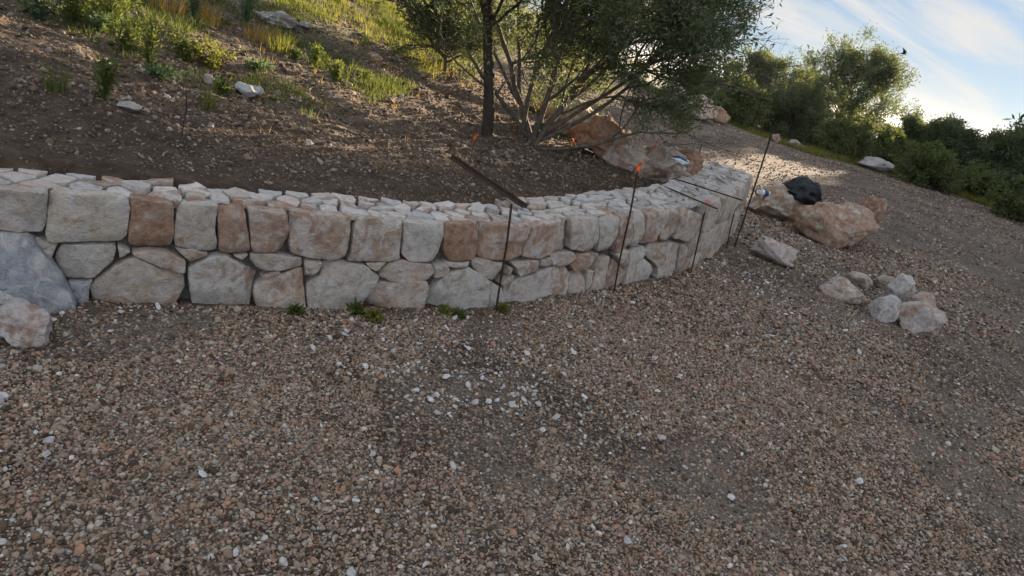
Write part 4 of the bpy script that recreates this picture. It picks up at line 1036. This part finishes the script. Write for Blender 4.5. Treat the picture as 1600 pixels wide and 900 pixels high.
# ------------------------------------------------------------------ gravel, chips and soil stones: instanced on points
def stone_group(name, mat, variants, shape, flatness, seed, smooth=True, sub=2):
    ng = bpy.data.node_groups.new(name, 'GeometryNodeTree')
    ng.interface.new_socket('Geometry', in_out='INPUT', socket_type='NodeSocketGeometry'); ng.interface.new_socket('Geometry', in_out='OUTPUT', socket_type='NodeSocketGeometry')
    N = ng.nodes; L = ng.links; gi = N.new('NodeGroupInput'); go = N.new('NodeGroupOutput')
    join = N.new('GeometryNodeGeometryToInstance'); r = random.Random(seed)
    for k in range(variants):
        s_ = N.new('GeometryNodeMeshIcoSphere'); s_.inputs['Radius'].default_value = 1; s_.inputs['Subdivisions'].default_value = sub
        nt = N.new('ShaderNodeTexNoise'); nt.noise_dimensions = '4D'; nt.inputs['W'].default_value = k * 7.7 + seed; nt.inputs['Scale'].default_value = .9; nt.inputs['Detail'].default_value = 1
        vm = N.new('ShaderNodeVectorMath'); vm.operation = 'SUBTRACT'; vm.inputs[1].default_value = (.5, .5, .5); L.new(nt.outputs['Color'], vm.inputs[0])
        vs = N.new('ShaderNodeVectorMath'); vs.operation = 'SCALE'; vs.inputs['Scale'].default_value = shape; L.new(vm.outputs[0], vs.inputs[0])
        sp = N.new('GeometryNodeSetPosition'); L.new(s_.outputs['Mesh'], sp.inputs['Geometry']); L.new(vs.outputs[0], sp.inputs['Offset'])
        sm = N.new('GeometryNodeSetShadeSmooth'); sm.inputs['Shade Smooth'].default_value = smooth; L.new(sp.outputs[0], sm.inputs[0])
        tr = N.new('GeometryNodeTransform'); L.new(sm.outputs[0], tr.inputs[0]); tr.inputs['Scale'].default_value = (r.uniform(.9, 1.25), r.uniform(.7, .95), flatness * r.uniform(.8, 1.2))
        mt = N.new('GeometryNodeSetMaterial'); mt.inputs['Material'].default_value = mat; L.new(tr.outputs[0], mt.inputs[0])
        L.new(mt.outputs[0], join.inputs[0])
    ip = N.new('GeometryNodeInstanceOnPoints'); ip.inputs['Pick Instance'].default_value = True
    L.new(gi.outputs[0], ip.inputs['Points']); L.new(join.outputs[0], ip.inputs['Instance'])
    for an, dt, sk in (('rot', 'FLOAT_VECTOR', 'Rotation'), ('scl', 'FLOAT_VECTOR', 'Scale'), ('pick', 'INT', 'Instance Index')):
        na = N.new('GeometryNodeInputNamedAttribute'); na.data_type = dt; na.inputs['Name'].default_value = an
        L.new([o_ for o_ in na.outputs if o_.enabled][0], ip.inputs[sk])
    L.new(ip.outputs[0], go.inputs[0]); return ng
def scatter(name, X, Y, size, ng, variants, seed, lift=.35, tilt=.5, label=None, cat='gravel', zadd=0):
    r = np.random.default_rng(seed); n = len(X); Z = terrain(X, Y) + size * lift * r.uniform(.2, 1.0, n) + zadd
    me = bpy.data.meshes.new(name); me.vertices.add(n); me.vertices.foreach_set('co', np.stack([X, Y, Z], -1).astype(np.float32).ravel())
    a = me.attributes.new('rot', 'FLOAT_VECTOR', 'POINT'); a.data.foreach_set('vector', np.column_stack([r.normal(size=n) * tilt, r.normal(size=n) * tilt, r.uniform(0, 6.28, n)]).astype(np.float32).ravel())
    a = me.attributes.new('scl', 'FLOAT_VECTOR', 'POINT'); a.data.foreach_set('vector', (np.asarray(size)[:, None] * r.uniform(.8, 1.2, (n, 3))).astype(np.float32).ravel())
    a = me.attributes.new('pick', 'INT', 'POINT'); a.data.foreach_set('value', r.integers(0, variants, n).astype(np.int32))
    o = bpy.data.objects.new(name, me); COL.objects.link(o)
    md = o.modifiers.new('scatter', 'NODES'); md.node_group = ng; tag(o, label, cat, kind='stuff'); return o
def pebble_mat(name, stops, rough=.75):
    m, nt, b = new_mat(name); oi = node(nt, 'ShaderNodeObjectInfo'); t = node(nt, 'ShaderNodeTexCoord')
    c = ramp(nt, oi.outputs['Random'], stops)
    n = noise(nt, t.outputs['Object'], 1.6, 4, .6)
    c = mixc(nt, 1.0, c, ramp(nt, n, [(.3, (.72, .70, .68)), (.7, (1.15, 1.13, 1.1))]), 'MULTIPLY')
    nt.links.new(c, b.inputs['Base Color']); b.inputs['Roughness'].default_value = rough; return m
M_PEB = pebble_mat('pebble', [(0, (.045, .034, .025)), (.18, (.125, .085, .055)), (.26, (.32, .215, .14)), (.40, (.20, .175, .15)), (.52, (.39, .215, .135)), (.64, (.33, .285, .235)), (.76, (.20, .125, .078)), (.88, (.43, .355, .265)), (.95, (.32, .30, .275)), (1, (.60, .57, .52))])
M_CHIP = pebble_mat('white_chip', [(0, (.38, .36, .35)), (.5, (.50, .49, .48)), (1, (.62, .61, .60))], .8)
M_SOILST = pebble_mat('soil_stone', [(0, (.07, .049, .035)), (.4, (.14, .10, .07)), (.75, (.215, .16, .115)), (.93, (.27, .22, .175)), (1, (.38, .35, .31))], .9)
G_PEB = stone_group('pebbles', M_PEB, 8, .75, .62, 1); G_CHIP = stone_group('chips', M_CHIP, 6, 1.5, .42, 2, False, 1); G_SOIL = stone_group('soil_stones', M_SOILST, 7, 1.4, .6, 3, False, 1)
def wedge(r0, r1, spc, seed, a0=-62, a1=48):
    r = np.random.default_rng(seed); n = int((r1 * r1 - r0 * r0) * .5 * R_(a1 - a0) / (spc * spc))
    # jittered cells in polar coordinates keep the pebbles from piling up
    rr = []; aa = []
    q = r0
    while q < r1:
        m_ = int(q * R_(a1 - a0) / spc); aa.append(R_(a0) + (np.arange(m_) + r.uniform(0, 1) + r.uniform(-.42, .42, m_)) * spc / q); rr.append(q + r.uniform(-.5, .5, m_) * spc); q += spc
    rr = np.concatenate(rr); aa = np.concatenate(aa); return rr * np.sin(aa), rr * np.cos(aa)
Xs, Ys, Sz = [], [], []
for r0, r1, spc, sz, a0 in ((1.2, 2.7, .0094, .0052, -62), (2.7, 4.4, .0116, .0060, -45), (4.4, 7.0, .018, .0080, -25), (7.0, 11, .034, .0110, -10), (11, 22, .085, .016, -2)):
    x, y = wedge(r0, r1, spc, int(r0 * 10), a0); d = sdist(x, y)
    w3 = np.column_stack([x, y, x * 0]); pt = fbm(w3, 1.1, 4, 66) + .25 * sstep(1.0, 3.5, x)  # pebbles thinned towards the right; paler bare ground there imitates glare
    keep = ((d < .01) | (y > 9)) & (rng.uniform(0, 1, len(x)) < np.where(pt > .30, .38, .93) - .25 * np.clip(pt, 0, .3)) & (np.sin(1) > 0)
    keep &= ~((d > .0) & (y < 9.0)); keep &= (soil_mask(x, y) < .6 + .5 * rng.uniform(0, 1, len(x)))
    x, y = x[keep], y[keep]; Xs.append(x); Ys.append(y); Sz.append(sz * rng.lognormal(0, .36, len(x)))
Xs = np.concatenate(Xs); Ys = np.concatenate(Ys); Sz = np.clip(np.concatenate(Sz), .0028, .022)
print('pebbles', len(Xs))
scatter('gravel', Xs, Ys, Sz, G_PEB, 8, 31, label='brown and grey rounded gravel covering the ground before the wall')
# white quarry chips in front of the wall
m_ = 26000; x = rng.uniform(-2.6, 4.6, m_); y = rng.uniform(1.3, 9.0, m_); d = sdist(x, y)
pr = np.exp(-((d + .55) / .75) ** 2) * .34 + .02; pr *= sstep(-.5, .9, fbm(np.column_stack([x, y, x * 0]), 1.8, 3, 99)) * 1.2; pr += .50 * np.exp(-((x - .1) / .55) ** 2 - ((y - 2.95) / .28) ** 2)
k = (rng.uniform(0, 1, m_) < pr) & (d < -.03); x, y = x[k], y[k]; print('chips', len(x))
scatter('stone_chips', x, y, np.clip(rng.lognormal(math.log(.0080), .5, len(x)), .004, .022), G_CHIP, 6, 32, lift=.5, label='white limestone chips strewn over the gravel near the wall', zadd=.006)
# stones and clods of the planting bed and hillside
m_ = 260000; x = rng.uniform(-9, 2.4, m_); y = rng.uniform(2.6, 14, m_); d = sdist(x, y); rr = np.hypot(x, y)
k = (d > np.interp(y, [2, 5, 8], [.33, .48, .56])) & (rng.uniform(0, 1, m_) < np.clip(3.8 / rr, 0, 1) ** 1.3) & (soil_mask(x, y) > .5); x, y = x[k], y[k]; print('soil stones', len(x))
scatter('soil_stones', x, y, np.clip(rng.lognormal(math.log(.0062), .50, len(x)) * (1 + np.hypot(x, y) * .06) * (.6 + .4 * sstep(.4, 1.8, sdist(x, y))), .003, .035), G_SOIL, 7, 33, lift=.4, label='small brown stones and clods littering the bare soil', cat='stones')

# ------------------------------------------------------------------ bird
pb_ = at_dist(1412, 84, 25)
bird = empty('bird', pb_); tag(bird, 'small dark bird flying in the sky right of the biggest pine', 'bird')
V, F = tube([pb_ + q for q in ((-.16, 0, -.02), (-.08, 0, 0), (.0, 0, .01), (.08, 0, .01), (.14, 0, .0))], [.012, .035, .045, .032, .008], 8); mesh_obj('body', V, F, MAT_BAG, bird)
for sgn in (-1, 1):
    c = pb_ + (0.01, 0, .02)
    V = [c + (-.06, 0, 0), c + (.06, 0, 0), c + (sgn * .10 + .05, sgn * .1, .16), c + (sgn * .10 - .05, sgn * .1, .15), c + (sgn * .26 + (-.02), sgn * .2, .22 if sgn < 0 else .06)]
    V = np.array(V); Vt = np.vstack([V, V - (0, 0, .012)])
    mesh_obj('wing', Vt, [(0, 1, 2, 3), (3, 2, 4), (8, 7, 6, 5), (9, 7, 8), (0, 5, 6, 1), (1, 6, 7, 2), (2, 7, 9, 4), (4, 9, 8, 3), (3, 8, 5, 0)], MAT_BAG, bird)

bird.scale = (.62, .62, .62)

# ------------------------------------------------------------------ air
HAZE = 0.00013
mh = bpy.data.materials.new('haze'); mh.use_nodes = True; hn = mh.node_tree; hn.nodes.clear()
pv = hn.nodes.new('ShaderNodeVolumePrincipled'); ho = hn.nodes.new('ShaderNodeOutputMaterial'); hn.links.new(pv.outputs[0], ho.inputs['Volume'])
pv.inputs['Color'].default_value = (.93, .95, 1, 1); pv.inputs['Density'].default_value = HAZE; pv.inputs['Anisotropy'].default_value = .40
x0, x1, y0, y1, z0, z1 = -3600, 3600, -3600, 3600, -21, 14
V = np.array([(x, y, z) for z in (z0, z1) for y in (y0, y1) for x in (x0, x1)])
hz = mesh_obj('haze', V, [(0, 2, 3, 1), (4, 5, 7, 6), (0, 1, 5, 4), (2, 6, 7, 3), (0, 4, 6, 2), (1, 3, 7, 5)], mh, None, False)
tag(hz, 'thin bright haze in the air towards the sun', 'haze', kind='stuff')
